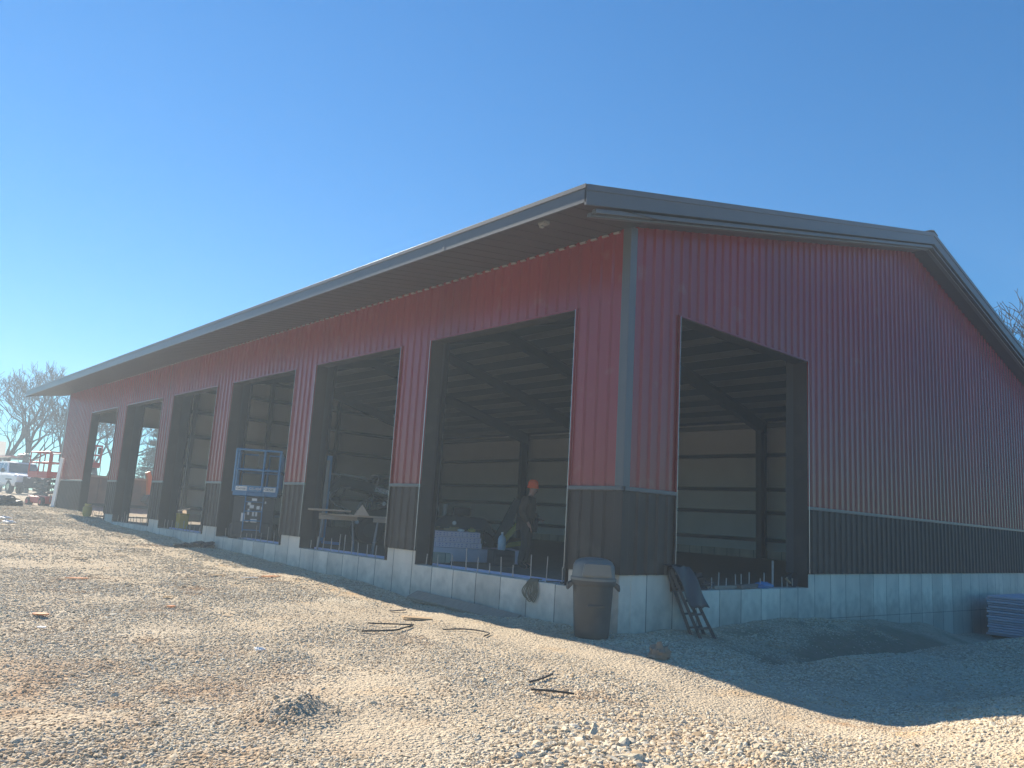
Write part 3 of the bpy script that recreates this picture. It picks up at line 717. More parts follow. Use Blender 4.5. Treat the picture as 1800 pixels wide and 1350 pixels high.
K['wood'] = pm('raw_lumber', (.42,.29,.16), rough=.85, var=.25, scale=3, stretch=(1,9,9), bump=.1)
K['oldwood'] = pm('weathered_board', (.30,.25,.20), rough=.9, var=.3, scale=4, stretch=(2,9,9), bump=.2)
K['foam'] = pm('lavender_foam_board', (.66,.575,.64), rough=.85, var=.1, scale=5, bump=.1, bscale=50)
K['foamprint'] = pm('foam_print', (.30,.25,.46), rough=.85, var=.1)
K['can'] = pm('grey_brown_plastic', (.05,.05,.047), rough=.5, var=.15, scale=3, bump=.08, bscale=12, dirt=(.12,.11,.095), dmin=.5, dmax=.75)
K['lid'] = pm('grey_plastic_lid', (.15,.155,.145), rough=.5, var=.12, dirt=(.16,.15,.135))
K['yellow'] = pm('olive_yellow_paint', (.52,.38,.07), rough=.5, var=.15)
K['tan'] = pm('brown_canvas', (.105,.072,.048), rough=.95, var=.2, scale=9, bump=.25, bscale=25)
K['pants'] = pm('dark_work_trousers', (.06,.052,.047), rough=.95, var=.2, scale=8, bump=.2)
K['skin'] = pm('skin', (.42,.23,.16), rough=.6, var=.08)
K['cap'] = pm('blaze_orange_knit', (.85,.12,.035), rough=.95, var=.1, scale=30, bump=.4, bscale=90)
K['boot'] = pm('brown_leather', (.07,.045,.03), rough=.7, var=.2)
K['cord'] = pm('dusty_olive_cord', (.17,.15,.10), rough=.8, var=.3)
K['plastic'] = pm('pale_blue_film', (.45,.58,.66), rough=.3, var=.12, bump=.3, bscale=15)
K['rust'] = pm('brown_rusty_steel', (.18,.135,.105), rough=.8, var=.3, scale=2, dirt=(.13,.12,.11), dmin=.45, dmax=.6)
K['rock'] = pm('brown_rock', (.24,.19,.14), rough=.95, var=.3, bump=.6, bscale=12)
K['tread'] = K['black']
Z0 = -.31      # level inside the barn

# ------------------------------------------------------------------ scissor lifts
def scissor_lift(label, paint, loc, rotz, group, deck=1.30, L=2.2, Wd=1.15, rail=1.1, texts=None, stickers=False):
    t = thing('scissor_lift', label, 'scissor lift', loc, rotz, group)
    P = K[paint]; hw, hl = Wd/2, L/2
    m = MB(); m.box(-hw+.12, hw-.12, -hl, hl, .16, .50); m.box(-hw+.04, hw-.04, -.55, .55, .20, .46)
    m.build('chassis', K['dark'] if paint == 'blue' else P, t, bevel=.02)
    for sx in (-1, 1):
        for sy in (-1, 1):
            w = MB(); w.lathe([(.08,-.10), (.20,-.10), (.225,-.07), (.225,.07), (.20,.10), (.08,.10)], (0,0,0), 20, 'x')
            o = w.build('wheel', K['black'], t, smooth=True); o.location = (sx*(hw-.10), sy*(hl-.30), .225)
            MB().lathe([(.10,-.012), (.10,.012)], (sx*.105,0,0), 14, 'x').build('rim', P if paint != 'blue' else K['grey'], o)
    n = 3; h = (deck-.12-.52)/n
    for k in range(n):
        z0 = .53 + k*h
        for sx in (-1, 1):
            m = MB()
            x = sx*(hw-.22)
            m.beam((x, -hl+.2, z0), (x, hl-.2, z0+h), .05, .09); m.beam((x-sx*.055, -hl+.2, z0+h), (x-sx*.055, hl-.2, z0), .05, .09)
            m.build('scissor_arm', K['dark'] if paint != 'blue' else P, t)
    for yy in (-hl+.25, hl-.25):
        MB().tube([(-hw+.2, yy, .7), (hw-.2, yy, .7)], .025).build('cross_bar', K['grey'], t)
    m = MB(); m.box(-hw, hw, -hl, hl, deck-.10, deck-.002); m.build('platform', P, t, bevel=.01)
    m = MB()
    for a, b in (((-hw,-hl), (hw,-hl)), ((hw,-hl), (hw,hl)), ((hw,hl), (-hw,hl)), ((-hw,hl), (-hw,-hl))):
        m.beam((*a, deck+.085), (*b, deck+.085), .02, .17)
    tb = m.build('toe_board', P, t)
    m = MB(); r = .030
    for z in (deck+.58, deck+rail):
        m.tube([(-hw,-hl,z), (hw,-hl,z), (hw,hl,z), (-hw,hl,z), (-hw,-hl,z)], r, 8)
    for x, y in ((-hw,-hl), (hw,-hl), (hw,hl), (-hw,hl), (-hw,0), (hw,0), (.15,-hl), (.15,hl), (hw-.03,-hl+.3), (-hw+.06,-hl+.02)):
        m.tube([(x,y,deck), (x,y,deck+rail)], r, 8)
    m.build('guard_rail', P, t)
    m = MB(); m.box(-.02, .25, -hl+.04, -hl+.20, deck+.66, deck+1.02); m.build('control_box', K['dark'], t, bevel=.015)
    m = MB()
    for q in range(4): m.tube([(-.22,-hl-.05,.30+q*.24), (.22,-hl-.05,.30+q*.24)], .014, 6)
    m.tube([(-.22,-hl-.05,.25), (-.22,-hl-.05,deck)], .016, 6); m.tube([(.22,-hl-.05,.25), (.22,-hl-.05,deck)], .016, 6)
    m.build('ladder', K['grey'] if paint != 'blue' else P, t)
    if texts:
        z = deck+.085; y = -hl-.0125
        for (x0, x1, body, size, plate) in texts:
            if plate:
                pl = MB().box(x0, x1, y-.004, y, z-.055, z+.055).build('label_plate', K['white'], tb)
                text_obj(body, 'lettering', size, K['dark'], (x0+.02, y-.006, z), (rad(90), 0, 0), pl, .001)
            else:
                text_obj(body, 'lettering', size, K['white'], (x0, y-.003, z), (rad(90), 0, 0), tb, .002)
    if stickers:
        m = MB(); m.box(-.50, .52, -hl+.02, -hl+.10, .10, deck-.12); bp = m.build('end_panel', K['dark'], t, bevel=.01)
        y = -hl+.018
        for (x, z, w, h_) in ((-.12,.98,.08,.10), (.0,1.08,.13,.07), (-.05,.90,.11,.09), (.11,.88,.08,.09), (.0,.72,.05,.13), (.08,.72,.05,.13), (-.24,.62,.10,.22), (-.13,.48,.08,.12), (.03,.54,.16,.09), (.03,.43,.16,.08), (-.12,.76,.05,.16), (.28,1.02,.04,.06), (.20,.86,.025,.10)):
            MB().box(x-w/2, x+w/2, y-.006, y-.001, z-h_/2, z+h_/2).build('sticker', K['white'], bp)
    return t
scissor_lift('blue scissor lift standing inside the barn behind the third doorway', 'blue', (.95, 13.72, Z0), rad(-28), 'scissor lifts on the site', deck=1.27, Wd=1.12,
    texts=[(-.50, -.22, 'Genie', .095, True), (-.17, .17, 'GS-4047', .10, False), (.20, .50, 'GENIE', .085, True)], stickers=True)
scissor_lift('red scissor lift parked outside beside the white pickup truck', 'lred', (.05, 34.0, gz(.05,34)), rad(12), 'scissor lifts on the site', deck=1.42, Wd=.95, L=1.9, rail=1.05)
scissor_lift('red scissor lift seen through the farthest doorway behind the brown dumpster', 'lred', (2.95, 40.9, gz(2.9,40.9)), rad(75), 'scissor lifts on the site', deck=1.95, L=1.9, Wd=.85)

# ------------------------------------------------------------------ dark loader with raised lift arms
def loader(loc, rotz):
    t = thing('skid_loader', 'dark loader with a raised lettered boom and looping hoses behind the second doorway', 'loader', loc, rotz)
    # local: +X is forward
    m = MB(); m.prism([(-.85,.35), (.75,.35), (.95,.55), (.85,.95), (.2,1.05), (-.3,1.15), (-.95,1.15), (-1.05,.6)], 'y', -.48, .48); m.build('body', K['green'], t, bevel=.03)
    m = MB()
    for y in (-.46, .46):
        m.beam((-.35,y,1.1), (-.30,y,2.0), .06, .06); m.beam((.55,y,1.0), (.35,y,2.0), .06, .06); m.beam((-.30,y,2.0), (.40,y,2.0), .06, .06)
    m.box(-.4, .45, -.5, .5, 2.0, 2.06); m.build('cab', K['dark'], t, bevel=.01)
    m = MB(); m.box(-.2, .25, -.25, .25, 1.05, 1.2); m.box(-.28, -.16, -.25, .25, 1.2, 1.7); m.build('seat', K['black'], t, bevel=.03)
    for sy in (-1, 1):
        for x in (-.55, .55):
            w = MB(); w.lathe([(.12,-.14), (.36,-.14), (.40,-.09), (.40,.09), (.36,.14), (.12,.14)], (0,0,0), 22, 'y'); o = w.build('wheel', K['black'], t, smooth=True); o.location = (x, sy*.66, .40)
            MB().lathe([(.2,-.02), (.2,.02)], (0,sy*.13,0), 16, 'y').build('rim', K['dark'], o)
        m = MB(); y = sy*.62
        m.beam((-1.0,y,1.30), (1.55,y,1.83), .10, .30); m.beam((1.50,y,1.85), (1.95,y,1.05), .09, .20); m.beam((-1.0,y,.9), (-.95,y,1.42), .09, .22)
        arm = m.build('lift_arm', K['green'], t, bevel=.015)
        if sy > 0:
            text_obj('DEERE', 'lettering', .19, K['white'], (.50, y+.052, 1.61), (rad(90), math.atan2(.53, 2.55), rad(180)), arm, .003, 1.0, .006)
        MB().tube([(-.75,sy*.54,.95), (.6,sy*.54,1.6)], .035).build('cylinder', K['chrome'], t)
    m = MB(); m.box(1.83, 1.93, -.7, .7, .85, 1.25); m.build('coupler', K['dark'], t, bevel=.015)
    m = MB(); m.prism([(1.93,.55), (2.45,.45), (2.5,.5), (2.05,.65), (2.0,1.15), (1.93,1.15)], 'y', -.75, .75); m.build('bucket', K['dark'], t, bevel=.01)
    m = MB(); m.beam((.75,.45,1.94), (1.80,.45,1.99), .03, .045); m.beam((.8,.45,1.94), (.5,.45,1.6), .03, .03); m.build('work_light_bar', K['grey'], t)
    for k, (a, r, mt) in enumerate((([(1.2,.72,1.62), (1.62,.78,1.52), (1.80,.8,1.30), (1.62,.82,1.08), (1.32,.8,.98), (1.22,.78,.72)], .020, 'grey'), ([(.55,.74,1.25), (.85,.76,1.22), (1.0,.76,.85)], .022, 'grey'), ([(1.35,.7,1.6), (1.5,.74,1.2), (1.25,.74,.8), (1.1,.7,.6)], .016, 'black'))):
        pts = [Vector(p) for p in a]; sm = []
        for i in range(len(pts)-1):
            p0 = pts[max(i-1,0)]; p1 = pts[i]; p2 = pts[i+1]; p3 = pts[min(i+2,len(pts)-1)]
            for q in range(6):
                u = q/6; sm.append(.5*((2*p1)+(p2-p0)*u+(2*p0-5*p1+4*p2-p3)*u*u+(3*p1-p0-3*p2+p3)*u**3))
        sm.append(pts[-1]); MB().tube(sm, r, 7).build('hose', K[mt], t, smooth=True)
    for x, z in ((.95,.62), (1.85,1.42), (.2,1.2)):
        MB().lathe([(.0,0), (.05,0), (.06,.03), (0,.04)], (x,.72,z), 10, 'y').build('work_lamp', K['lamp'], t, smooth=True)
    return t
loader((5.02, 13.55, Z0), rad(157))

# ------------------------------------------------------------------ trestles, boards and boxes behind the second doorway
def trestle(label, loc, rotz, h=.82):
    t = thing('sawhorse', label, 'sawhorse', loc, rotz, 'sawhorses inside the second doorway')
    MB().box(-.05, .05, -.42, .42, h-.09, h).build('top_rail', K['oldwood'], t, bevel=.006)
    for sy in (-1, 1):
        for sx in (-1, 1):
            MB().tube([(sx*.03, sy*.32, h-.07), (sx*.26, sy*.40, 0)], .016, 8).build('leg', K['grey'], t)
    for sy in (-1, 1): MB().tube([(-.17, sy*.372, .3), (.17, sy*.372, .3)], .010, 6).build('brace', K['grey'], t)
    return t
trestle('steel legged sawhorse carrying the short board, nearest the blue post', (.62, 8.72, Z0), rad(62))
trestle('steel legged sawhorse under the long board, nearest the striped pier', (1.30, 7.55, Z0), rad(62))
hb = Z0+.82
m = MB(); m.cbox((0,0,0), (.17,.95,.04)); o = m.build('lumber_board', K['oldwood'], bevel=.004); o.location = (.40, 8.72, hb+.115); o.rotation_euler = (0, rad(3), rad(52)); tag(o, 'short light board lying across the left end of the long board', 'board', 'boards on the sawhorses')
m = MB(); m.cbox((0,0,0), (.22,2.3,.04)); o = m.build('lumber_board', K['oldwood'], bevel=.004); o.location = (.98, 8.10, hb+.0215); o.rotation_euler = (0, 0, rad(30)); tag(o, 'long weathered board bridging the two sawhorses', 'board', 'boards on the sawhorses')
m = MB(); m.prism([(-.17,0), (.17,0), (.0,.24)], 'y', -.006, .006); o = m.build('metal_offcut', K['grey']); o.location = (.80, 8.02, hb+.043); o.rotation_euler = (rad(8), 0, rad(-52)); tag(o, 'triangular grey sheet metal offcut propped on the long board', 'offcut')
t = thing('table_saw', 'small pale table saw with a dark panel standing right of the sawhorses', 'table saw', (1.85, 7.45, Z0), rad(-48))
MB().box(-.38, .38, -.3, .3, .80, .835).build('table_top', K['grey'], t, bevel=.006)
MB().box(-.33, .33, -.26, .26, .50, .798).build('housing', K['grey'], t, bevel=.02)
MB().box(-.02, .16, -.274, -.262, .54, .76).build('side_panel', K['dark'], t, bevel=.004)
for sx in (-1, 1):
    for sy in (-1, 1): MB().tube([(sx*.28, sy*.22, .5), (sx*.34, sy*.28, 0)], .016, 8).build('leg', K['grey'], t)
t = thing('bin', 'small white bin hanging beside the right sawhorse', 'bin', (1.22, 7.30, hb-.30), rad(-45))
MB().prism([(-.12,0), (.12,0), (.145,.19), (-.145,.19)], 'y', -.10, .10).build('tub', K['white'], t, bevel=.012)
MB().box(-.155, .155, -.11, .11, .191, .21).build('lid', K['grey'], t, bevel=.006)
t = thing('job_box', 'low dark steel job box behind the second doorway beside the brown pier', 'job box', (2.95, 7.55, Z0), rad(-42))
MB().box(-.75, .75, -.38, .38, .08, .62).build('chest', K['green'], t, bevel=.015)
MB().box(-.77, .77, -.40, .40, .623, .68).build('lid', K['green'], t, bevel=.015)
for x in (-.6, .6): MB().box(x-.06, x+.06, -.36, .36, .0, .079).build('skid', K['dark'], t)
for x in (-.76, .76): MB().tube([(x, -.08, .42), (x*1.06, -.08, .40), (x*1.06, .08, .40), (x, .08, .42)], .012, 6).build('handle', K['grey'], t)
t = thing('material_lift', 'slim blue material lift mast standing behind the second doorway', 'lift', (2.1, 12.1, Z0), rad(-25))
MB().box(-.11, .11, -.07, .07, .12, 2.38).build('mast', K['blue'], t, bevel=.01)
MB().box(-.05, .05, -.10, -.075, .2, 2.25).build('inner_mast', K['grey'], t, bevel=.005)
for sx in (-1, 1):
    MB().beam((sx*.05,-.05,.08), (sx*.45,-.75,.08), .07, .07).build('leg', K['blue'], t)
    MB().lathe([(.02,-.02), (.055,-.02), (.055,.02), (.02,.02)], (sx*.45,-.75,.055), 12, 'x').build('caster', K['black'], t)
MB().tube([(0,0,.12), (0,.35,.1), (0,.4,.06)], .025, 8).build('rear_strut', K['blue'], t)

# ------------------------------------------------------------------ foam bundles in the first doorway
def foam(name, label, size, loc, rotz, group, printed=False, seams=1):
    t = thing(name, label, 'foam board', loc, rotz, group)
    w, d, h = size
    MB().box(-w/2, w/2, -d/2, d/2, 0, h).build('board', K['foam'], t, bevel=.006)
    if printed:
        m = MB()
        x = -w/2+.05
        while x < w/2-.06:
            for z in (.3*h, .68*h):
                l = rng.uniform(.015,.045); m.box(x, x+l, -d/2-.0018, -d/2-.0004, z-.008, z+.008)
            x += rng.uniform(.06,.10)
        m.build('printed_marks', K['foamprint'], t)
    return t
FR = rad(-37)
base = Vector((2.78, 6.72, 0))
foam('foam_board_bundle', 'wide lavender foam bundle lying lowest under the stack in the first doorway', (2.3, 1.35, .28), (base.x-.05, base.y-.05, Z0+.02), rad(-30), 'foam bundles inside the first doorway')
for k, lb in enumerate(('lowest printed lavender foam bundle of the upper stack, just above the wide base bundle', 'middle printed lavender foam bundle of the upper stack in the first doorway', 'topmost printed lavender foam bundle carrying odds and ends in the first doorway')):
    foam('foam_board_bundle', lb, (1.05+.0*k, 1.25, .110), (base.x-.28-.02*k, base.y+.05+.01*k, Z0+.305+.112*k), rad(-37), 'foam bundles inside the first doorway', True)
MB().cbox((0,0,.10), (.8,.5,.2)).build('footing_block', M['concrete'], bevel=.02).location = (1.45, 6.35, Z0)
tag(bpy.data.objects['footing_block'], 'grey concrete block lying left of the foam stack', 'block')
# things lying on the foam stack
zt = Z0+.305+.112*3-.002
for (x, y, mt, nm, lb, ct, d) in ((-.42,.25,'wood','wood_offcut','short orange brown wood offcut on the left of the foam stack','offcut',(.30,.12,.05)), (-.12,.05,'wood','wood_offcut','wider wood offcut in the middle of the foam stack','offcut',(.36,.10,.06)), (.08,-.05,'white','paper_bag','crumpled white paper lying on the foam stack','paper',(.16,.12,.05)), (.32,.1,'yellow','tool_case','small yellow tool case on the right of the foam stack','tool case',(.15,.10,.06))):
    m = MB(); 
    if nm == 'paper_bag': m.blob((0,0,.025), (.08,.06,.03), 14, 8, .5, 3)
    else: m.cbox((0,0,d[2]/2), d); 
    if nm == 'tool_case': m.tube([(-.03,0,d[2]), (-.03,0,d[2]+.025), (.03,0,d[2]+.025), (.03,0,d[2])], .006, 6)
    if nm == 'wood_offcut': m.cbox((.05,.03,d[2]+.0155), (d[0]*.6, d[1]*.6, .03), (0,0,.5))
    o = m.build(nm, K[mt], bevel=.004); c = math.cos(FR); s_ = math.sin(FR)
    o.location = (base.x-.28+x*c-y*s_, base.y+.05+x*s_+y*c, zt+.0005); o.rotation_euler = (0,0,rng.uniform(-1,1)); tag(o, lb, ct)
m = MB(); m.lathe([(.0,0), (.075,0), (.085,.03), (.085,.22), (.06,.28), (.025,.31), (.025,.34), (0,.345)], (0,0,0), 18)
t = thing('water_jug', 'pale blue plastic jug standing at the right end of the foam stack', 'jug', (2.62, 5.40, Z0+.32-.29), 0)
m.build('bottle', K['plastic'], t, smooth=True); MB().lathe([(.027,.335), (.027,.365), (0,.366)], (0,0,0), 12).build('cap', K['white'], t)
t2 = thing('crate', 'dark upturned crate under the pale blue jug', 'crate', (2.62, 5.40, Z0), rad(-20))
MB().box(-.24, .24, -.2, .2, .0, .328).build('shell', K['dark'], t2, bevel=.02)
t.location.z = Z0+.3285
for z in (.09, .19): MB().box(-.20, .20, -.206, -.2005, z, z+.05).build('slot', K['black'], t2)

# dark trencher-like machine behind the foam
t = thing('trencher', 'dark walk-behind machine with levers behind the foam stack', 'machine', (5.25, 9.95, Z0), rad(-35))
MB().prism([(-.9,.25), (.7,.25), (.85,.55), (.55,.95), (-.5,1.0), (-.95,.75)], 'y', -.4, .4).build('engine_body', K['dark'], t, bevel=.05)
MB().box(-.35, .15, -.25, .25, .98, 1.22).build('engine_cover', K['black'], t, bevel=.05)
MB().lathe([(.05,0), (.06,0), (.06,.32), (.05,.32)], (-.55,.1,.95), 12).build('exhaust', K['grey'], t)
MB().prism([(.75,.3), (1.35,1.55), (1.5,1.5), (1.2,.25)], 'y', -.06, .06).build('digging_boom', K['dark'], t, bevel=.01)
MB().beam((1.0,-.12,.25), (1.55,-.12,.95), .05, .14).build('chain_guard', K['yellow'], t)
MB().beam((.95,.12,.2), (1.75,.12,.35), .05, .12).build('crumber_bar', K['yellow'], t)
for y in (-.2, -.05, .12): MB().tube([(-.7,y,.95), (-.85,y,1.45)], .014, 6).build('lever', K['grey'], t)
MB().tube([(-.8,-.35,.9), (-1.15,-.35,1.2), (-1.15,.35,1.2), (-.8,.35,.9)], .02, 8).build('handle_bar', K['black'], t)
for x in (-.55, .5):
    for sy in (-1, 1): MB().lathe([(.1,-.1), (.27,-.1), (.30,-.06), (.30,.06), (.27,.1), (.1,.1)], (x, sy*.52, .30), 20, 'y').build('wheel', K['black'], t, smooth=True)
MB().lathe([(0,0), (.05,0), (.06,.03), (0,.04)], (-.3,-.44,.78), 10, 'y').build('lamp', K['lamp'], t)

# ------------------------------------------------------------------ trash can
t = thing('trash_can', 'grey brown plastic trash can with a domed lid by the barn corner', 'trash can', (-.47, .05, gz(-.47,.05)-.01), rad(-38)); t.scale = (.90, .90, .96)
MB().lathe([(.0,.0), (.235,.0), (.25,.015), (.262,.12), (.283,.46), (.300,.74), (.302,.76), (.292,.76), (.27,.45), (.24,.04), (0,.03)], (0,0,0), 40, caps=False).build('can_body', K['can'], t, smooth=True)
MB().lathe([(.300,.70), (.325,.70), (.333,.715), (.333,.765), (.30,.775)], (0,0,0), 40, caps=False).build('rim', K['can'], t, smooth=True)
for sx in (-1, 1):
    MB().prism([(sx*.31,.69), (sx*.385,.62), (sx*.395,.66), (sx*.385,.715), (sx*.33,.745)], 'y', -.07, .07).build('handle', K['can'], t, bevel=.01)
m = MB(); m.lathe([(.338,.766), (.338,.80), (.318,.81), (.315,.835), (.305,.96), (.27,1.02), (.20,1.055), (.10,1.07), (0,1.072)], (0,0,0), 40, caps=False)
m.build('lid', K['lid'], t, smooth=True)
m = MB(); m.prism([(-.215,.83), (.215,.83), (.19,1.0), (-.19,1.0)], 'y', -.336, -.25); m.build('lid_flap', K['lid'], t, bevel=.012)
m = MB(); m.box(-.13, .13, -.306, -.288, .43, .455); m.build('raised_band', K['can'], t, bevel=.006)

# ------------------------------------------------------------------ cords, hoses, scraps
def spline(pts, sub=8):
    pts = [Vector(p) for p in pts]; out = []
    for i in range(len(pts)-1):
        p0 = pts[max(i-1,0)]; p1 = pts[i]; p2 = pts[i+1]; p3 = pts[min(i+2,len(pts)-1)]
        for q in range(sub):
            u = q/sub; out.append(.5*((2*p1)+(p2-p0)*u+(2*p0-5*p1+4*p2-p3)*u*u+(3*p1-p0-3*p2+p3)*u**3))
    return out + [pts[-1]]
m = MB()
for k in range(6):
    y = 1.62 + .02*k; w = .075+.008*k; d = .30-.02*(k % 3)
    lp = [(.10,y-.02,SILL+.03), (.02,y-.03,SILL+.025), (-.035,y-w*.7,SILL-.06), (-.04-.008*k,y-w,SILL-d*.6), (-.04-.008*k,y,SILL-d), (-.04-.008*k,y+w,SILL-d*.6), (-.035,y+w*.6,SILL-.04), (.02,y+.04,SILL+.03), (.10,y+.05,SILL+.02)]
    m.tube(spline(lp), .0085, 6)
o = m.build('coiled_cord', K['cord'], smooth=True); tag(o, 'coiled olive cord hanging over the sill of the first doorway', 'cord')
m = MB(); m.tube(spline([(.05,1.45,SILL+.02), (.12,1.25,SILL+.03), (.06,1.15,SILL+.02), (.16,1.08,SILL+.05), (.2,1.3,SILL+.02)]), .01, 6)
o = m.build('wire_tangle', K['dark'], smooth=True); tag(o, 'short dark wire tangle on the first sill beside the coiled cord', 'wire')

def ground_tube(name, pts, r, mt, label, cat, group=None, lift=.0):
    q = [(x, y, gz(x,y)+r*.9+lift+dz) for x, y, dz in pts]
    o = MB().tube(spline(q), r, 8).build(name, K[mt], smooth=True); return tag(o, label, cat, group)
G = 'black hose scraps on the gravel'
ground_tube('hose_scrap', [(-2.73,1.9,.015), (-2.45,1.72,.02), (-2.2,1.62,.015)], .009, 'black', 'short black hose scrap arched on the gravel, farther of the left pair', 'hose', G, .003)
ground_tube('hose_scrap', [(-3.12,1.42,.01), (-2.75,1.28,.02), (-2.45,1.45,.02), (-2.25,1.58,.01)], .011, 'black', 'curved black hose scrap on the gravel, nearer of the left pair', 'hose', G, .003)
ground_tube('hose_scrap', [(-2.0,1.25,.01), (-1.72,1.1,.02), (-1.62,.78,.02), (-1.85,.6,.01)], .009, 'black', 'thin dark hooked hose scrap lying near the building shadow', 'hose', G, .003)
ground_tube('hose_scrap', [(-3.10,-1.55,.01), (-2.9,-1.5,.015), (-2.66,-1.42,.02)], .010, 'black', 'straight black hose scrap tilted on the gravel in front', 'hose', G, .003)
ground_tube('hose_scrap', [(-3.32,-1.80,.01), (-3.20,-1.95,.03), (-3.02,-2.05,.01)], .010, 'black', 'curved black hose scrap nearest the camera', 'hose', G, .003)
def ground_board(name, x, y, d, rz, mt, label, cat, tilt=(0,0), group=None, up=.0):
    o = MB().cbox((0,0,d[2]/2), d).build(name, K[mt], bevel=min(.004, d[2]*.2)); o.location = (x, y, gz(x,y)+.008+up); o.rotation_euler = (tilt[0], tilt[1], rz); return tag(o, label, cat, group)
ground_board('wood_scrap', -1.78, 2.14, (.42,.14,.02), rad(-20), 'wood', 'pale split board scrap lying flat at the shadow edge', 'board', (rad(2), rad(3)), None, .012)
ground_board('wood_scrap', -1.45, 3.1, (.30,.05,.02), rad(10), 'oldwood', 'thin grey stick lying on the tan dirt', 'stick', (0,0), None, .01)
ground_board('formwork_plank', -.20, 3.15, (.24,2.75,.045), rad(-1.5), 'oldwood', 'long dirty plank leaning low against the foundation under the first doorway', 'plank', (rad(1.6), rad(-24)), None, .07)
SC = [(-6.13,3.7,.20,.12,'orange','flat orange brown scrap farthest left on the gravel'), (-4.85,7.4,.42,.10,'orange','long orange strip scrap lying on the left gravel'), (-2.75,12.55,.35,.08,'white','long pale strip on the gravel beside the shadow'), (-4.0,10.8,.30,.12,'wood','tan flat scrap high on the left gravel'), (-4.5,4.05,.12,.10,'orange','small orange chip near the middle left'), (-2.05,7.05,.35,.06,'white','narrow white strip near the shadow edge'), (-1.6,7.2,.40,.10,'orange','thin orange tan strip near the shadow edge'), (-6.29,2.82,.10,.07,'white','small pale yellow scrap at the left of the gravel'), (-4.15,5.2,.18,.10,'wood','little brown wood chip beside the orange chip'), (-2.5,7.5,.30,.07,'wood','light wood sliver left of the white strip')]
for x, y, a, b, mt, lb in SC:
    m = MB(); n = 9; top = []; 
    for k in range(n):
        an = 2*math.pi*k/n; rr = rng.uniform(.7,1.1); top.append((math.cos(an)*a/2*rr, math.sin(an)*b/2*rr))
    m.prism(top, 'z', 0, .012); o = m.build('ground_scrap', K[mt]); o.location = (x, y, gz(x,y)+.022); o.rotation_euler = (rng.uniform(-.06,.06), rng.uniform(-.06,.06), rng.uniform(-.6,.6))
    tag(o, lb, 'scrap', 'flat scraps on the gravel')
for x, y, r, mt, lb, nm in ((-4.69,.85,.055,'white','white crumpled paper ball on the gravel','paper_scrap'), (-3.47,21.9,.16,'white','pale crumpled wrapper far left on the gravel','wrapper'), (-3.72,19.9,.16,'white','pale flattened wrapper nearer than the crumpled one','wrapper')):
    o = MB().blob((0,0,r*.5), (r,r*.8,r*.35), 14, 9, .7, 2.5).build(nm, K[mt]); o.location = (x, y, gz(x,y)); tag(o, lb, 'litter')
o = MB().blob((0,0,.05), (.13,.11,.11), 18, 12, .6, 2.2).build('rock', K['rock'], smooth=True); o.location = (-.78,-1.29,gz(-.78,-1.29)); tag(o, 'brown rock sitting at the edge of the building shadow', 'rock')
o = MB().blob((0,0,.02), (.42,.26,.13), 40, 22, 1.0, 3.0, seed=3).build('plastic_sheet', K['black'], smooth=True); o.location = (-.42, 13.95, gz(-.42,13.95)); tag(o, 'crumpled black plastic sheet heaped against the foundation', 'sheet')
o = MB().blob((0,0,.10), (.58,.45,.30), 40, 22, .7, 2.6, seed=9).build('tarp_bundle', K['dark'], smooth=True); o.location = (-1.95, 31.0, gz(-1.95,31.0)); tag(o, 'dark tarp bundle lying in front of the white pickup', 'bundle')
# propane cylinder and yellow chest
t = thing('gas_cylinder', 'yellow gas cylinder standing by the farthest doorway', 'gas cylinder', (-.28, 25.45, gz(-.28,25.45)), 0)
MB().lathe([(.0,.03), (.13,.03), (.155,.08), (.16,.12), (.16,.30), (.14,.36), (.06,.40), (0,.405)], (0,0,0), 22, caps=False).build('tank', K['yellow'], t, smooth=True)
MB().lathe([(.11,.385), (.115,.385), (.115,.47), (.11,.47)], (0,0,0), 18, caps=False).build('collar', K['yellow'], t, smooth=True)
MB().lathe([(.11,.0), (.12,.0), (.12,.045), (.11,.045)], (0,0,0), 18, caps=False).build('foot_ring', K['yellow'], t, smooth=True)
MB().lathe([(.02,.40), (.02,.45), (.035,.455), (.035,.47), (0,.472)], (0,0,0), 10).build('valve', K['grey'], t)
t = thing('storage_chest', 'olive yellow chest inside the fourth doorway', 'chest', (.55, 18.02, Z0), rad(-5))
MB().box(-.14, .14, -.2, .2, 0, .50).build('chest_body', K['yellow'], t, bevel=.015)
MB().box(-.15, .15, -.21, .21, .503, .55).build('chest_lid', K['yellow'], t, bevel=.015)
# leaning white trim board at the far corner
o = MB().box(-.115, .115, -.03, .03, 0, 2.1).build('trim_board', K['white'], bevel=.004); o.location = (-.18, 31.3, gz(-.18,31.3)); o.rotation_euler = (0, rad(5), rad(-70)); tag(o, 'white trim board leaning on the far corner of the barn', 'board')

# ------------------------------------------------------------------ ladder, black sheet and litter on the gable sill
t = thing('folding_ladder', 'dark folding ladder leaning on the foundation below the gable doorway', 'ladder', (1.42, -.06, 0), rad(0))
gl = gz(1.45,-.5)
for k, (yo, sp) in enumerate(((-.38, .17), (-.22, .16))):
    for sx in (-1, 1):
        MB().beam((sx*(sp)+.06, yo, gl-.01), (sx*.13-.23, -.01+.07*k, .08), .026, .045).build('rail', K['dark'], t)
    for q in range(4 if k == 0 else 2):
        u = .15 + .2*q
        a = Vector((-sp+.06, yo, gl)).lerp(Vector((-.13-.23, -.01+.07*k, .08)), u); b = Vector((sp+.06, yo, gl)).lerp(Vector((.13-.23, -.01+.07*k, .08)), u)
        MB().beam(a, b, .05, .022).build('rung', K['dark'], t)
MB().box(-.38, -.07, -.03, .14, .083, .11).build('top_cap', K['dark'], t, bevel=.006)
m = MB(); nU, nV = 14, 16; v = []; f = []
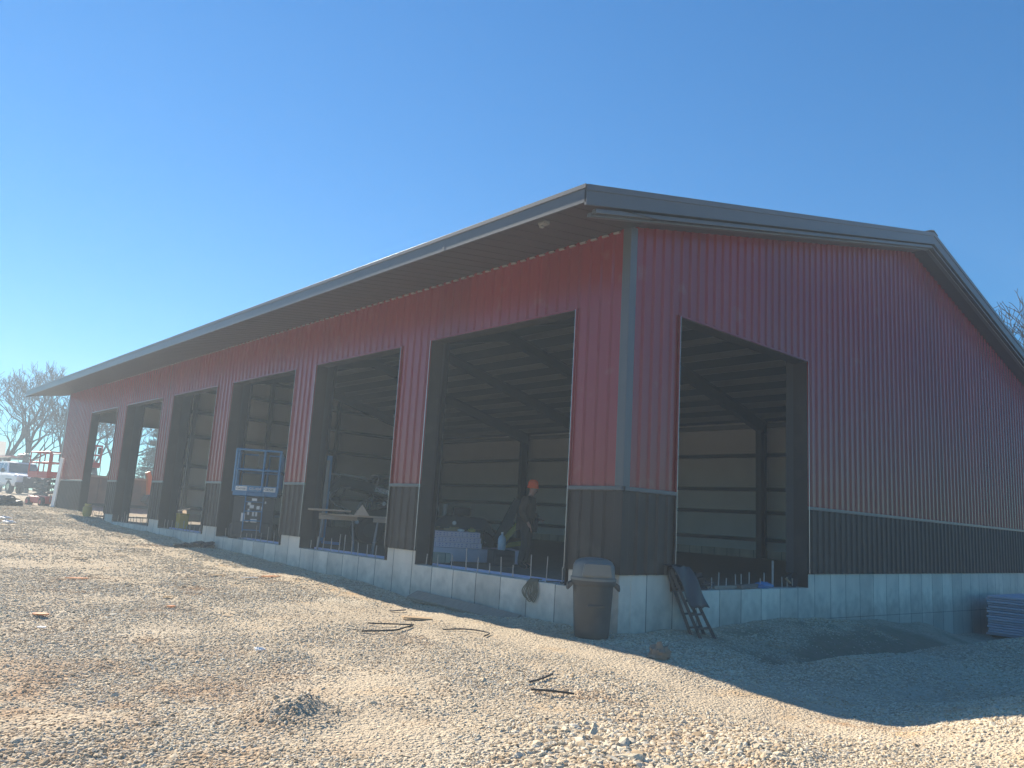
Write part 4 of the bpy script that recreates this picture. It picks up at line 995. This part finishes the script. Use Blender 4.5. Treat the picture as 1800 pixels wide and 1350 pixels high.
for j in range(nV+1):
    for i in range(nU+1):
        a = i/nU; b = j/nV
        x = .90 + .42*a + .28*b
        if b < .25: y = .34 - b/.25*.44; z = .13 + .015*math.sin(a*5)
        else:
            c = (b-.25)/.75; y = -.13 - .20*c; z = .125 - .56*c
        y += .02*math.sin(a*7+b*9); v.append((x, y-.035, z+.012*math.sin(a*11+b*5)))
for j in range(nV):
    for i in range(nU): f.append((j*(nU+1)+i, j*(nU+1)+i+1, (j+1)*(nU+1)+i+1, (j+1)*(nU+1)+i))
m._add(v, f); o = m.build('rubber_sheet', K['dark'], smooth=True); sd = o.modifiers.new('thick', 'SOLIDIFY'); sd.thickness = .012; tag(o, 'dark rubber sheet draped over the top of the folding ladder', 'sheet')
m = MB(); m.beam((1.55,.12,.06), (2.35,.20,SILL+.03), .12, .03); o = m.build('lumber_scrap', K['oldwood'], bevel=.004); tag(o, 'board sloping down from the ladder onto the gable sill', 'board')
m = MB(); m.beam((2.45,.15,SILL+.03), (3.25,.12,SILL+.035), .09, .05); o = m.build('lumber_scrap', K['oldwood'], bevel=.004); tag(o, 'short grey timber lying flat on the gable sill', 'timber')
m = MB(); m.beam((3.05,.06,SILL+.045), (3.75,.16,SILL+.045), .10, .06); o = m.build('lumber_scrap', K['rust'], bevel=.004); tag(o, 'reddish brown timber in the middle of the gable sill', 'timber')
m = MB(); m.blob((0,0,.04), (.24,.09,.06), 18, 10, .5, 2.5); o = m.build('blue_rag', K['blue'], smooth=True); o.location = (3.95,.13,SILL); tag(o, 'blue rag lying on the gable sill', 'rag')
m = MB()
for k in range(5):
    c = Vector((4.93,.15,SILL+.13)); R = .13-.008*k
    m.tube([c + Vector((R*math.cos(a)*1.0, -.04+.02*k, R*math.sin(a))) for a in [2*math.pi*i/20 for i in range(21)]], .012, 6)
o = m.build('hose_coil', K['black'], smooth=True); tag(o, 'black hose coil propped at the right end of the gable sill', 'hose')
m = MB(); m.beam((4.55,.05,SILL+.16), (4.83,.12,SILL+.07), .035, .02); o = m.build('lumber_scrap', K['wood']); tag(o, 'small pale stick leaning beside the black hose coil', 'stick')

# foam boards stacked outside on the right
zb = gz(13.3,-.75)
NB = 16; hb_ = .058
names_ = ['bottom', 'second', 'third', 'fourth', 'fifth', 'sixth', 'seventh', 'eighth', 'ninth', 'tenth', 'eleventh', 'twelfth', 'thirteenth', 'fourteenth', 'fifteenth', 'top']
p0 = None
for k in range(NB):
    o = MB().cbox((0,0,hb_/2), (2.44,1.2,hb_-.009)).build('foam_board', K['foam'], bevel=.009, seg=2)
    o.location = (14.42+rng.uniform(-.05,.05), -1.0+rng.uniform(-.045,.045), -1.40+k*hb_); o.rotation_euler = (0,0,rng.uniform(-.012,.012))
    tag(o, f'{names_[k]} lavender foam board of the outdoor stack against the gable foundation', 'foam board', 'foam boards stacked outside the gable wall')
for dx in (-.9, 0, .9):
    o = MB().box(-.045, .045, -.6, .6, 0, .10).build('bearer', K['wood']); o.location = (14.42+dx, -1.0, -1.502)
    tag(o, {-.9: 'left', 0: 'middle', .9: 'right'}[dx] + ' timber bearer under the outdoor foam board stack', 'bearer', 'bearers under the foam stack')

# ------------------------------------------------------------------ person in the first doorway
def skinned(name, chains, m, parent=None, sub=2, root=0):
    """chains: dict of joint -> (xyz, radius[, radius2]); edges list"""
    J, E = chains; idx = {k: i for i, k in enumerate(J)}
    me = bpy.data.meshes.new(name); me.from_pydata([J[k][0] for k in J], [(idx[a], idx[b]) for a, b in E], [])
    o = bpy.data.objects.new(name, me); C.objects.link(o); me.materials.append(m)
    sk = o.modifiers.new('skin', 'SKIN'); sk.use_smooth_shade = True
    for k, i in idx.items():
        r = J[k][1]; r = r if isinstance(r, tuple) else (r, r); me.skin_vertices[0].data[i].radius = r
        me.skin_vertices[0].data[i].use_root = (k == list(J)[root])
    ss = o.modifiers.new('sub', 'SUBSURF'); ss.levels = sub; ss.render_levels = sub
    if parent: o.parent = parent
    return o
# local frame: facing -Y, right hand at -X; head turned a little down
hip = 0.93
J = {'pelvis': ((0,0,hip), (.15,.11)), 'waist': ((0,.0,1.08), (.14,.105)), 'chest': ((0,.01,1.28), (.165,.115)), 'neckbase': ((0,.0,1.44), (.085,.075)), 'neck': ((0,-.015,1.50), .055), 'jaw': ((0,-.045,1.555), (.062,.072)), 'head': ((0,-.04,1.625), (.078,.092)), 'crown': ((0,-.03,1.70), (.062,.075)),
     'nose0': ((0,-.12,1.60), .014), 'nose': ((0,-.148,1.585), .011), 'earL': ((.084,-.03,1.61), .014), 'earL2': ((.092,-.025,1.63), .010), 'earR': ((-.084,-.03,1.61), .014), 'earR2': ((-.092,-.025,1.63), .010)}
E = [('pelvis','waist'), ('waist','chest'), ('chest','neckbase'), ('neckbase','neck'), ('neck','jaw'), ('jaw','head'), ('head','crown'), ('head','nose0'), ('nose0','nose'), ('head','earL'), ('earL','earL2'), ('head','earR'), ('earR','earR2')]
arms = {1: ((.20,.02,1.39), (.30,.05,1.14), (.20,-.18,1.02), (.13,-.24,1.01)), -1: ((-.20,.02,1.39), (-.29,.06,1.13), (-.24,-.10,.93), (-.22,-.14,.86))}
legs = {1: ((.10,0,.90), (.12,-.03,.50), (.13,.03,.09), (.15,-.14,.04)), -1: ((-.10,0,.90), (-.14,-.05,.50), (-.16,.0,.09), (-.18,-.17,.04))}
for s, t_ in ((1,'L'), (-1,'R')):
    a = arms[s]
    for k, p, r in (('sh',a[0],.062), ('el',a[1],.046), ('wr',a[2],.030), ('palm',a[3],(.042,.022))): J[k+t_] = (p, r)
    E += [('chest','sh'+t_), ('sh'+t_,'el'+t_), ('el'+t_,'wr'+t_), ('wr'+t_,'palm'+t_)]
    d = (Vector(a[3])-Vector(a[2])).normalized(); sd_ = d.cross(Vector((0,0,1))).normalized() if abs(d.z) < .9 else Vector((1,0,0)); nrm = sd_.cross(d)
    for q, (off, l) in enumerate(((-.030,.062), (-.010,.075), (.010,.070), (.030,.055))):
        p1 = Vector(a[3]) + sd_*off + d*.03; p2 = p1 + d*l*.5 - nrm*.012*s*0 + Vector((0,0,-.012)); p3 = p2 + d*l*.35 + Vector((0,0,-.025))
        for w, pp, rr in (('a',p1,.0095), ('b',p2,.0085), ('c',p3,.0075)): J[f'f{q}{w}{t_}'] = (tuple(pp), rr)
        E += [('palm'+t_,f'f{q}a{t_}'), (f'f{q}a{t_}',f'f{q}b{t_}'), (f'f{q}b{t_}',f'f{q}c{t_}')]
    p1 = Vector(a[3]) - d*.02 - sd_*.045*s; p2 = p1 + d*.035 - sd_*.018*s; p3 = p2 + d*.03
    for w, pp in (('a',p1), ('b',p2), ('c',p3)): J['th'+w+t_] = (tuple(pp), .010)
    E += [('palm'+t_,'tha'+t_), ('tha'+t_,'thb'+t_), ('thb'+t_,'thc'+t_)]
    g_ = legs[s]
    for k, p, r in (('hip',g_[0],.088), ('kn',g_[1],.058), ('an',g_[2],.042), ('toe',g_[3],(.045,.03))): J[k+t_] = (p, r)
    E += [('pelvis','hip'+t_), ('hip'+t_,'kn'+t_), ('kn'+t_,'an'+t_), ('an'+t_,'toe'+t_)]
person = skinned('person', (J, E), K['skin'])
person.location = (2.76, 4.90, Z0); person.rotation_euler = (rad(4), 0, rad(28))
tag(person, 'person in a bright orange knit cap and brown work coat standing inside the first doorway', 'person')
JC = {'pelvis': ((0,.0,.88), (.215,.165)), 'waist': ((0,.005,1.06), (.20,.155)), 'chest': ((0,.015,1.28), (.215,.155)), 'collar': ((0,.0,1.45), (.105,.095)), 'coll2': ((0,-.01,1.495), (.088,.085))}
EC = [('pelvis','waist'), ('waist','chest'), ('chest','collar'), ('collar','coll2')]
for s, t_ in ((1,'L'), (-1,'R')):
    a = arms[s]
    JC['sh'+t_] = (a[0], .09); JC['el'+t_] = (a[1], .075); JC['wr'+t_] = (a[2], .056)
    EC += [('chest','sh'+t_), ('sh'+t_,'el'+t_), ('el'+t_,'wr'+t_)]
skinned('coat', (JC, EC), K['tan'], person)
JP = {'pelvis': ((0,0,.92), (.185,.14))}; EP = []
for s, t_ in ((1,'L'), (-1,'R')):
    g_ = legs[s]; JP['hip'+t_] = (g_[0], .115); JP['kn'+t_] = (g_[1], .085); JP['an'+t_] = (tuple(Vector(g_[2])+Vector((0,0,.02))), .072)
    EP += [('pelvis','hip'+t_), ('hip'+t_,'kn'+t_), ('kn'+t_,'an'+t_)]
skinned('trousers', (JP, EP), K['pants'], person)
for s, t_ in ((1,'L'), (-1,'R')):
    g_ = legs[s]; a = Vector(g_[2]); b = Vector(g_[3])
    skinned('boot', ({'a': (tuple(a+Vector((0,0,.12))), .062), 'b': (tuple(a), .058), 'c': (tuple(a.lerp(b,.5)+Vector((0,0,-.01))), (.055,.045)), 'd': (tuple(b), (.052,.038))}, [('a','b'), ('b','c'), ('c','d')]), K['boot'], person)
MB().lathe([(.112,1.635), (.118,1.64), (.117,1.69), (.110,1.70), (.108,1.745), (.088,1.79), (.045,1.815), (0,1.82)], (0,-.035,0), 24, caps=False).build('knit_cap', K['cap'], person, smooth=True)
m = MB()
for sx in (-1, 1): m.blob((sx*.032,-.122,1.618), (.012,.008,.008), 10, 6)
m.build('eyes', K['dark'], person, smooth=True)
m = MB(); m.tube([(-.025,-.128,1.555), (0,-.133,1.557), (.025,-.128,1.555)], .005, 6); m.build('mouth', K['boot'], person)

# ------------------------------------------------------------------ white pickup truck
def pickup(loc, rotz):
    t = thing('pickup_truck', 'white crew cab pickup truck with a roof rack facing the barn', 'pickup truck', loc, rotz)
    # forward is -Y ; half width 1.0
    def ring(prof, xs): pass
    m = MB(); hw = .98                                     # hood, fenders, doors, bed sides as a lofted shell
    secs = [(-2.75,.50,.98,.80), (-2.70,.45,1.08,.90), (-2.4,.45,1.14,.97), (-1.15,.45,1.20,.99), (-1.1,.45,1.20,.99), (1.1,.45,1.20,.99), (1.15,.5,1.28,.99), (2.85,.52,1.28,.98), (2.9,.55,1.26,.96)]
    v = []; f = []
    for y, z0, z1, w in secs:
        v += [(-w*.94,y,z0), (-w,y,z0+.18), (-w,y,z1-.12), (-w*.93,y,z1), (w*.93,y,z1), (w,y,z1-.12), (w,y,z0+.18), (w*.94,y,z0)]
    n = 8
    for i in range(len(secs)-1):
        for k in range(n): f.append((i*n+k, i*n+(k+1) % n, (i+1)*n+(k+1) % n, (i+1)*n+k))
    f += [tuple(range(n-1,-1,-1)), tuple(range((len(secs)-1)*n, len(secs)*n))]
    m._add(v, f); m.build('body', K['white'], t, bevel=.03)
    m = MB(); v = []; f = []
    secs = [(-1.15,1.19,1.20,.90), (-.55,1.19,1.84,.76), (-.2,1.19,1.90,.74), (.85,1.19,1.90,.74), (1.08,1.19,1.84,.77)]
    for y, z0, z1, w in secs: v += [(-.93,y,z0), (-w,y,z1), (w,y,z1), (.93,y,z0)]
    for i in range(len(secs)-1):
        for k in range(4): f.append((i*4+k, i*4+(k+1) % 4, (i+1)*4+(k+1) % 4, (i+1)*4+k))
    f += [(3,2,1,0), (16,17,18,19)]
    m._add(v, f); m.build('cab', K['white'], t, bevel=.03)
    m = MB(); m._add([(-.84,-1.115,1.25), (.84,-1.115,1.25), (.72,-.60,1.80), (-.72,-.60,1.80)], [(0,1,2,3)]); m.build('windscreen', K['glass'], t)
    for s in (-1, 1):
        for y0, y1, y2, y3 in ((-.95,-.05,-.05,-.5), (.03,1.0,.95,.03)):
            m = MB(); q = lambda y, z: (s*(.935 - (z-1.19)/.70*.185), y, z)
            m._add([q(y0,1.25), q(y1,1.25), q(y2,1.80), q(y3,1.80)], [(0,1,2,3)]); m.build('side_window', K['glass'], t)
        m = MB(); m.box(*sorted((s*1.02, s*1.20)), -.95, -.85, 1.22, 1.45); m.box(*sorted((s*.95, s*1.03)), -.91, -.88, 1.28, 1.34); m.build('mirror', K['black'], t, bevel=.02)
        MB().box(*sorted((s*.58, s*.93)), -2.775, -2.70, .86, 1.02).build('headlight', K['lamp'], t, bevel=.02)
        for y in (-1.75, 1.85):
            w = MB(); w.lathe([(.2,-.13), (.37,-.13), (.40,-.08), (.40,.08), (.37,.13), (.2,.13)], (0,0,0), 24, 'x'); o = w.build('wheel', K['black'], t, smooth=True); o.location = (s*.86, y, .40)
            MB().lathe([(.0,.02), (.12,.03), (.22,.0), (.23,-.02)], (s*.11,0,0), 18, 'x').build('rim', K['chrome'], o)
        MB().box(*sorted((s*.97, s*1.08)), -1.2, 1.2, .38, .43).build('side_step', K['grey'], t)
        MB().box(*sorted((s*.99, s*1.02)), -2.2, -1.3, .80, .86).build('wheel_arch', K['black'], t)
    MB().box(-.57, .57, -2.79, -2.70, .66, 1.03).build('grille', K['black'], t, bevel=.02)
    for z in (.78, .90): MB().box(-.55, .55, -2.80, -2.791, z-.012, z+.012).build('grille_bar', K['grey'], t)
    MB().box(-.98, .98, -2.95, -2.76, .40, .68).build('bumper', K['dark'], t, bevel=.04)
    m = MB(); m.box(-.62, .62, -2.98, -2.94, .50, 1.0); m.build('brush_guard', K['dark'], t, bevel=.02)
    for x in (-.36, 0, .36): MB().lathe([(0,-3.03), (.085,-3.03), (.095,-2.99), (.06,-2.985)], (x,0,1.0), 14, 'y').build('fog_lamp', K['lamp'], t)
    for y in (-.5, .95, 2.6):
        MB().tube([(-.78,y,1.86 if y < 2 else 1.28), (-.78,y,2.12), (.78,y,2.12), (.78,y,1.86 if y < 2 else 1.28)], .025, 8).build('rack_bow', K['dark'], t)
    for x in (-.78, .78): MB().tube([(x,-.8,2.13), (x,2.8,2.13)], .025, 8).build('rack_rail', K['dark'], t)
    return t
TL = Vector((1.45, 48.7)); TZ = gz(*TL)
pickup((TL.x, TL.y, TZ), rad(8))
t = thing('extension_ladder', 'red extension ladder lying on the roof rack of the pickup', 'ladder', (TL.x, TL.y, TZ+2.165), rad(8))
for x in (-.62, -.22): MB().beam((x,-1.0,.04), (x,3.4,.04), .035, .08).build('rail', K['lred'], t)
for k in range(14): MB().tube([(-.62,-.9+k*.32,.04), (-.22,-.9+k*.32,.04)], .014, 6).build('rung', K['grey'], t)
o = MB().blob((0,0,.1), (.35,.5,.16), 20, 12, .5, 2).build('gear_bag', K['dark'], smooth=True); o.location = (TL.x+.22, TL.y+.1, TZ+2.20); tag(o, 'dark gear bag tied on the pickup roof rack', 'bag')

# ------------------------------------------------------------------ beyond the far doorway
t = thing('dumpster', 'long brown steel dumpster standing outside beyond the far doorway', 'dumpster', (4.7, 38.0, gz(4.7,38)-.02), rad(-4))
m = MB(); m.box(-3.2, 3.2, -1.1, 1.1, .15, .22); m.box(-3.2, 3.2, -1.1, -1.05, .221, 1.45); m.box(-3.2, 3.2, 1.05, 1.1, .221, 1.45); m.box(-3.2, -3.15, -1.049, 1.049, .221, 1.45); m.box(3.15, 3.2, -1.049, 1.049, .221, 1.45); m.build('tub', K['rust'], t)
for k in range(9): MB().box(-3.15+k*.775-.04, -3.15+k*.775+.06, -1.19, -1.101, .2, 1.40).build('rib', K['rust'], t)
m = MB(); m.box(-3.25, 3.25, -1.20, -1.04, 1.451, 1.55); m.box(-3.25, 3.25, 1.04, 1.20, 1.451, 1.55); m.build('top_rail', K['oldwood'], t)
for y in (-.6, .6): MB().box(-3.3, 3.3, y-.08, y+.08, 0, .149).build('skid', K['dark'], t)
t = thing('excavator', 'orange compact excavator seen through the fifth doorway', 'excavator', (6.15, 35.6, gz(6,35.6)), rad(15))
for s in (-1, 1):
    m = MB(); m.prism([(-.8,.12), (-.65,0), (.65,0), (.8,.12), (.8,.38), (.65,.5), (-.65,.5), (-.8,.38)], 'y', *sorted((s*.45, s*.75))); m.build('track', K['black'], t, bevel=.02)
MB().box(-.75, .6, -.6, .6, .55, 1.15).build('house', K['orange'], t, bevel=.06)
m = MB()
for x, y in ((-.1,-.55), (-.1,.05), (.55,-.55), (.55,.05)): m.beam((x,y,1.15), (x,y,2.15), .06, .06)
m.box(-.15, .6, -.6, .1, 2.15, 2.22); m.build('cab', K['dark'], t, bevel=.01)
MB().beam((-.7,.35,.7), (-1.25,.35,1.95), .16, .24).build('boom', K['orange'], t, bevel=.02)
MB().beam((-1.2,.35,1.95), (-1.05,.35,.75), .14, .20).build('stick', K['orange'], t, bevel=.02)
MB().prism([(-1.15,.8), (-.95,.8), (-.75,.45), (-1.0,.3), (-1.3,.45)], 'y', .1, .6).build('bucket', K['dark'], t, bevel=.02)
MB().tube([(-.65,.35,1.0), (-1.1,.35,1.55)], .04, 8).build('cylinder', K['chrome'], t)
MB().prism([(.85,.1), (1.1,.05), (1.1,.4), (.95,.45)], 'y', -.75, .75).build('blade', K['orange'], t, bevel=.01)
# timber heap inside the far bay
for k, (x, y, z, l, rz_, mt, lb) in enumerate(((4.35,30.2,.05,1.8,.2,'rust','lowest brown timber in the heap inside the far doorway'), (4.5,30.35,.18,1.7,.35,'rust','middle brown timber crossing the heap inside the far doorway'), (4.6,30.1,.33,1.2,-.5,'white','white stick on top of the timber heap'), (4.95,30.0,.25,1.0,1.3,'wood','orange tan timber standing out of the heap'))):
    o = MB().cbox((0,0,0), (l,.16 if mt != 'white' else .06,.10 if mt != 'white' else .05)).build('timber', K[mt], bevel=.005); o.location = (x, y, Z0+.10+z); o.rotation_euler = (0, -.25 if k >= 2 else 0, rz_); tag(o, lb, 'timber', 'timbers heaped inside the far doorway')

# thin rods hanging from the roof purlins
for x, y, z0, lb in ((3.4, 10.3, 3.0, 'thin hanging rod seen at the top of the second doorway'), (3.1, 3.2, 4.4, 'thin hanging rod seen at the top right of the first doorway')):
    o = MB().tube([(x, y, zroof(x)-.10), (x+.01, y, z0)], .012, 6).build('hanging_rod', K['grey']); tag(o, lb, 'rod')

o = MB().blob((0,0,.06), (.42,.16,.17), 36, 18, 1.0, 3.0, seed=5).build('plastic_heap', K['black'], smooth=True); o.location = (1.85, .19, SILL); tag(o, 'crumpled black plastic heap on the gable sill beside the ladder', 'plastic heap')

# ------------------------------------------------------------------ trees, far shed
K['bark'] = pm('grey_brown_bark', (.035,.03,.026), rough=.95, var=.3, scale=5)
K['twig'] = pm('twigs', (.05,.04,.033), rough=.95, var=.25, scale=3)
K['needle'] = pm('cedar_needles', (.016,.027,.016), rough=.8, var=.5, scale=1.5)
def bare_tree(label, loc, height, seed, spread=1.0, trunks=1, r0=.24, depth=6, lean=(0,0), hs=1.0):
    R = random.Random(seed)
    t = thing('bare_tree', label, 'tree', loc, 0, 'bare trees')
    trunk = MB(); limb = MB(); twig = MB()
    def grow(p, d, L, r, lev):
        n = 4; pts = [p]; rs = [r]; q = p.copy(); dd = d.copy()
        for i in range(n):
            dd = (dd + Vector((R.uniform(-1,1), R.uniform(-1,1), R.uniform(-.5,.8)))*.13*(1+.25*lev)).normalized()
            q = q + dd*L/n; pts.append(q.copy()); rs.append(r*(1-.42*(i+1)/n))
        (trunk if lev == 0 else limb if lev < 4 else twig).tube(pts, rs, 8 if lev < 2 else 5 if lev < 4 else 3, caps=False)
        if lev >= depth: return
        k = 3 if lev in (0,1) else R.choice((2,3,3)) 
        for i in range(k):
            at = pts[-1] if i < 2 else pts[R.choice((2,3))]
            rr = rs[-1] if i < 2 else rs[3]
            ax = dd.orthogonal().normalized(); ax.rotate(Matrix.Rotation(R.uniform(0,6.283), 3, dd))
            nd = dd.copy(); nd.rotate(Matrix.Rotation(rad(R.uniform(18,44))*spread, 3, ax)); nd.z += .17; nd.normalize()
            grow(at, nd, L*R.uniform(.62,.86), max(rr*R.uniform(.68,.92), .02), lev+1)
    for k in range(trunks):
        a = 6.283*k/trunks + seed
        d = Vector((math.cos(a)*.22*(trunks > 1)+lean[0], math.sin(a)*.22*(trunks > 1)+lean[1], 1)).normalized()
        grow(Vector((.2*math.cos(a)*(trunks > 1), .2*math.sin(a)*(trunks > 1), -.2)), d, height*.27, r0, 0)
    zs = [v[2] for b_ in (trunk, limb, twig) for v in b_.v]; k_ = height/max(zs)
    for b_ in (trunk, limb, twig): b_.v = [(x*k_*hs, y*k_*hs, z*k_) for x, y, z in b_.v]
    trunk.build('trunk', K['bark'], t, smooth=True); limb.build('limbs', K['bark'], t, smooth=True); twig.build('twigs', K['twig'], t)
    return t
def tpos(x, y): return (x, y, gz(x,y))
bare_tree('bare spreading tree behind the far shed at the left edge', tpos(2.2, 60.5), 10.0, 3, 1.0, 2, .26, 6)
bare_tree('bare tree with a forked trunk standing behind the pickup', tpos(4.4, 62.0), 10.4, 8, 1.0, 2, .26, 6)
bare_tree('bare tree standing between the pickup and the barn corner', tpos(6.3, 60.0), 9.2, 14, 1.1, 2, .26, 6)
bare_tree('bare tree seen through the farthest doorway', tpos(10.0, 63.0), 8.8, 21, 1.15, 2)
bare_tree('tall bare tree rising behind the right roof slope', (30.6, 2.6, -1.5), 14.4, 33, .8, 2, .26, 6)
def cedar(label, loc, h, seed):
    R = random.Random(seed); t = thing('cedar_tree', label, 'tree', loc, 0)
    MB().tube([(0,0,-.1), (.05,0,h*.5), (0,.05,h)], [.16,.10,.02], 8).build('trunk', K['bark'], t)
    m = MB()
    for k in range(380):
        u = R.random()**.8; z = h*(.08+.92*u); rmax = (1-u)*h*.30+.12; a = R.uniform(0,6.283); n = max(3, int(rmax*9)); 
        dz = R.uniform(.05,.35)
        for q in range(n):
            s = (q+1)/n*rmax*R.uniform(.85,1.1); p = Vector((math.cos(a)*s, math.sin(a)*s, z+dz*s*.5))
            for w in range(5):
                d = Vector((R.uniform(-1,1), R.uniform(-1,1), R.uniform(-.4,1))).normalized()*R.uniform(.10,.20); e = d.orthogonal().normalized()*.035
                c = p + Vector((R.uniform(-1,1), R.uniform(-1,1), R.uniform(-1,1)))*.09
                m._add([c-e, c+e, c+d], [(0,1,2)])
    m.build('crown', K['needle'], t); return t
cedar('dark evergreen seen through the fifth doorway', tpos(11.1, 53.2), 6.4, 4)
cedar('small dark evergreen standing right of the taller evergreen', tpos(12.9, 55.0), 5.0, 6)
# far shed at the left edge
K['shedwall'] = pm('grey_brown_siding', (.10,.09,.085), rough=.8, var=.2, scale=2, stretch=(1,1,.2))
K['shedroof'] = pm('brown_metal_roof', (.13,.115,.105), rough=.6, var=.15)
t = thing('shed', 'dark shed with a pitched roof at the far left edge', 'shed', (1.2, 74.0, gz(1.2,74)), rad(-8))
MB().box(-5, 3.2, -3, 3, -.2, 2.5).build('wall', K['shedwall'], t)
m = MB()
for s in (-1, 1): m.prism([(s*3.4,2.42), (0,4.0), (0,4.12), (s*3.4,2.54)], 'x', -5.3, 3.5)
m.build('roof', K['shedroof'], t)
m = MB(); m.prism([(-3,2.5), (3,2.5), (0,3.95)], 'x', -4.99, 3.19); m.build('gable', K['shedwall'], t)

# ------------------------------------------------------------------ scattering volume added to stand in for lens veil and lift the shade
hm = bpy.data.materials.new('veil_volume'); hm.use_nodes = True; hn = hm.node_tree; hn.nodes.clear()
pv = hn.nodes.new('ShaderNodeVolumePrincipled'); ho = hn.nodes.new('ShaderNodeOutputMaterial')
pv.inputs['Color'].default_value = (.72, .87, 1.0, 1); pv.inputs['Density'].default_value = 0.0042; pv.inputs['Anisotropy'].default_value = 0.26
hn.links.new(pv.outputs[0], ho.inputs['Volume'])
mb = MB(); mb.box(-14, 38, -13, 84, -4.2, 13.6)
hz = mb.build('veil_haze', hm); tag(hz, kind='stuff')
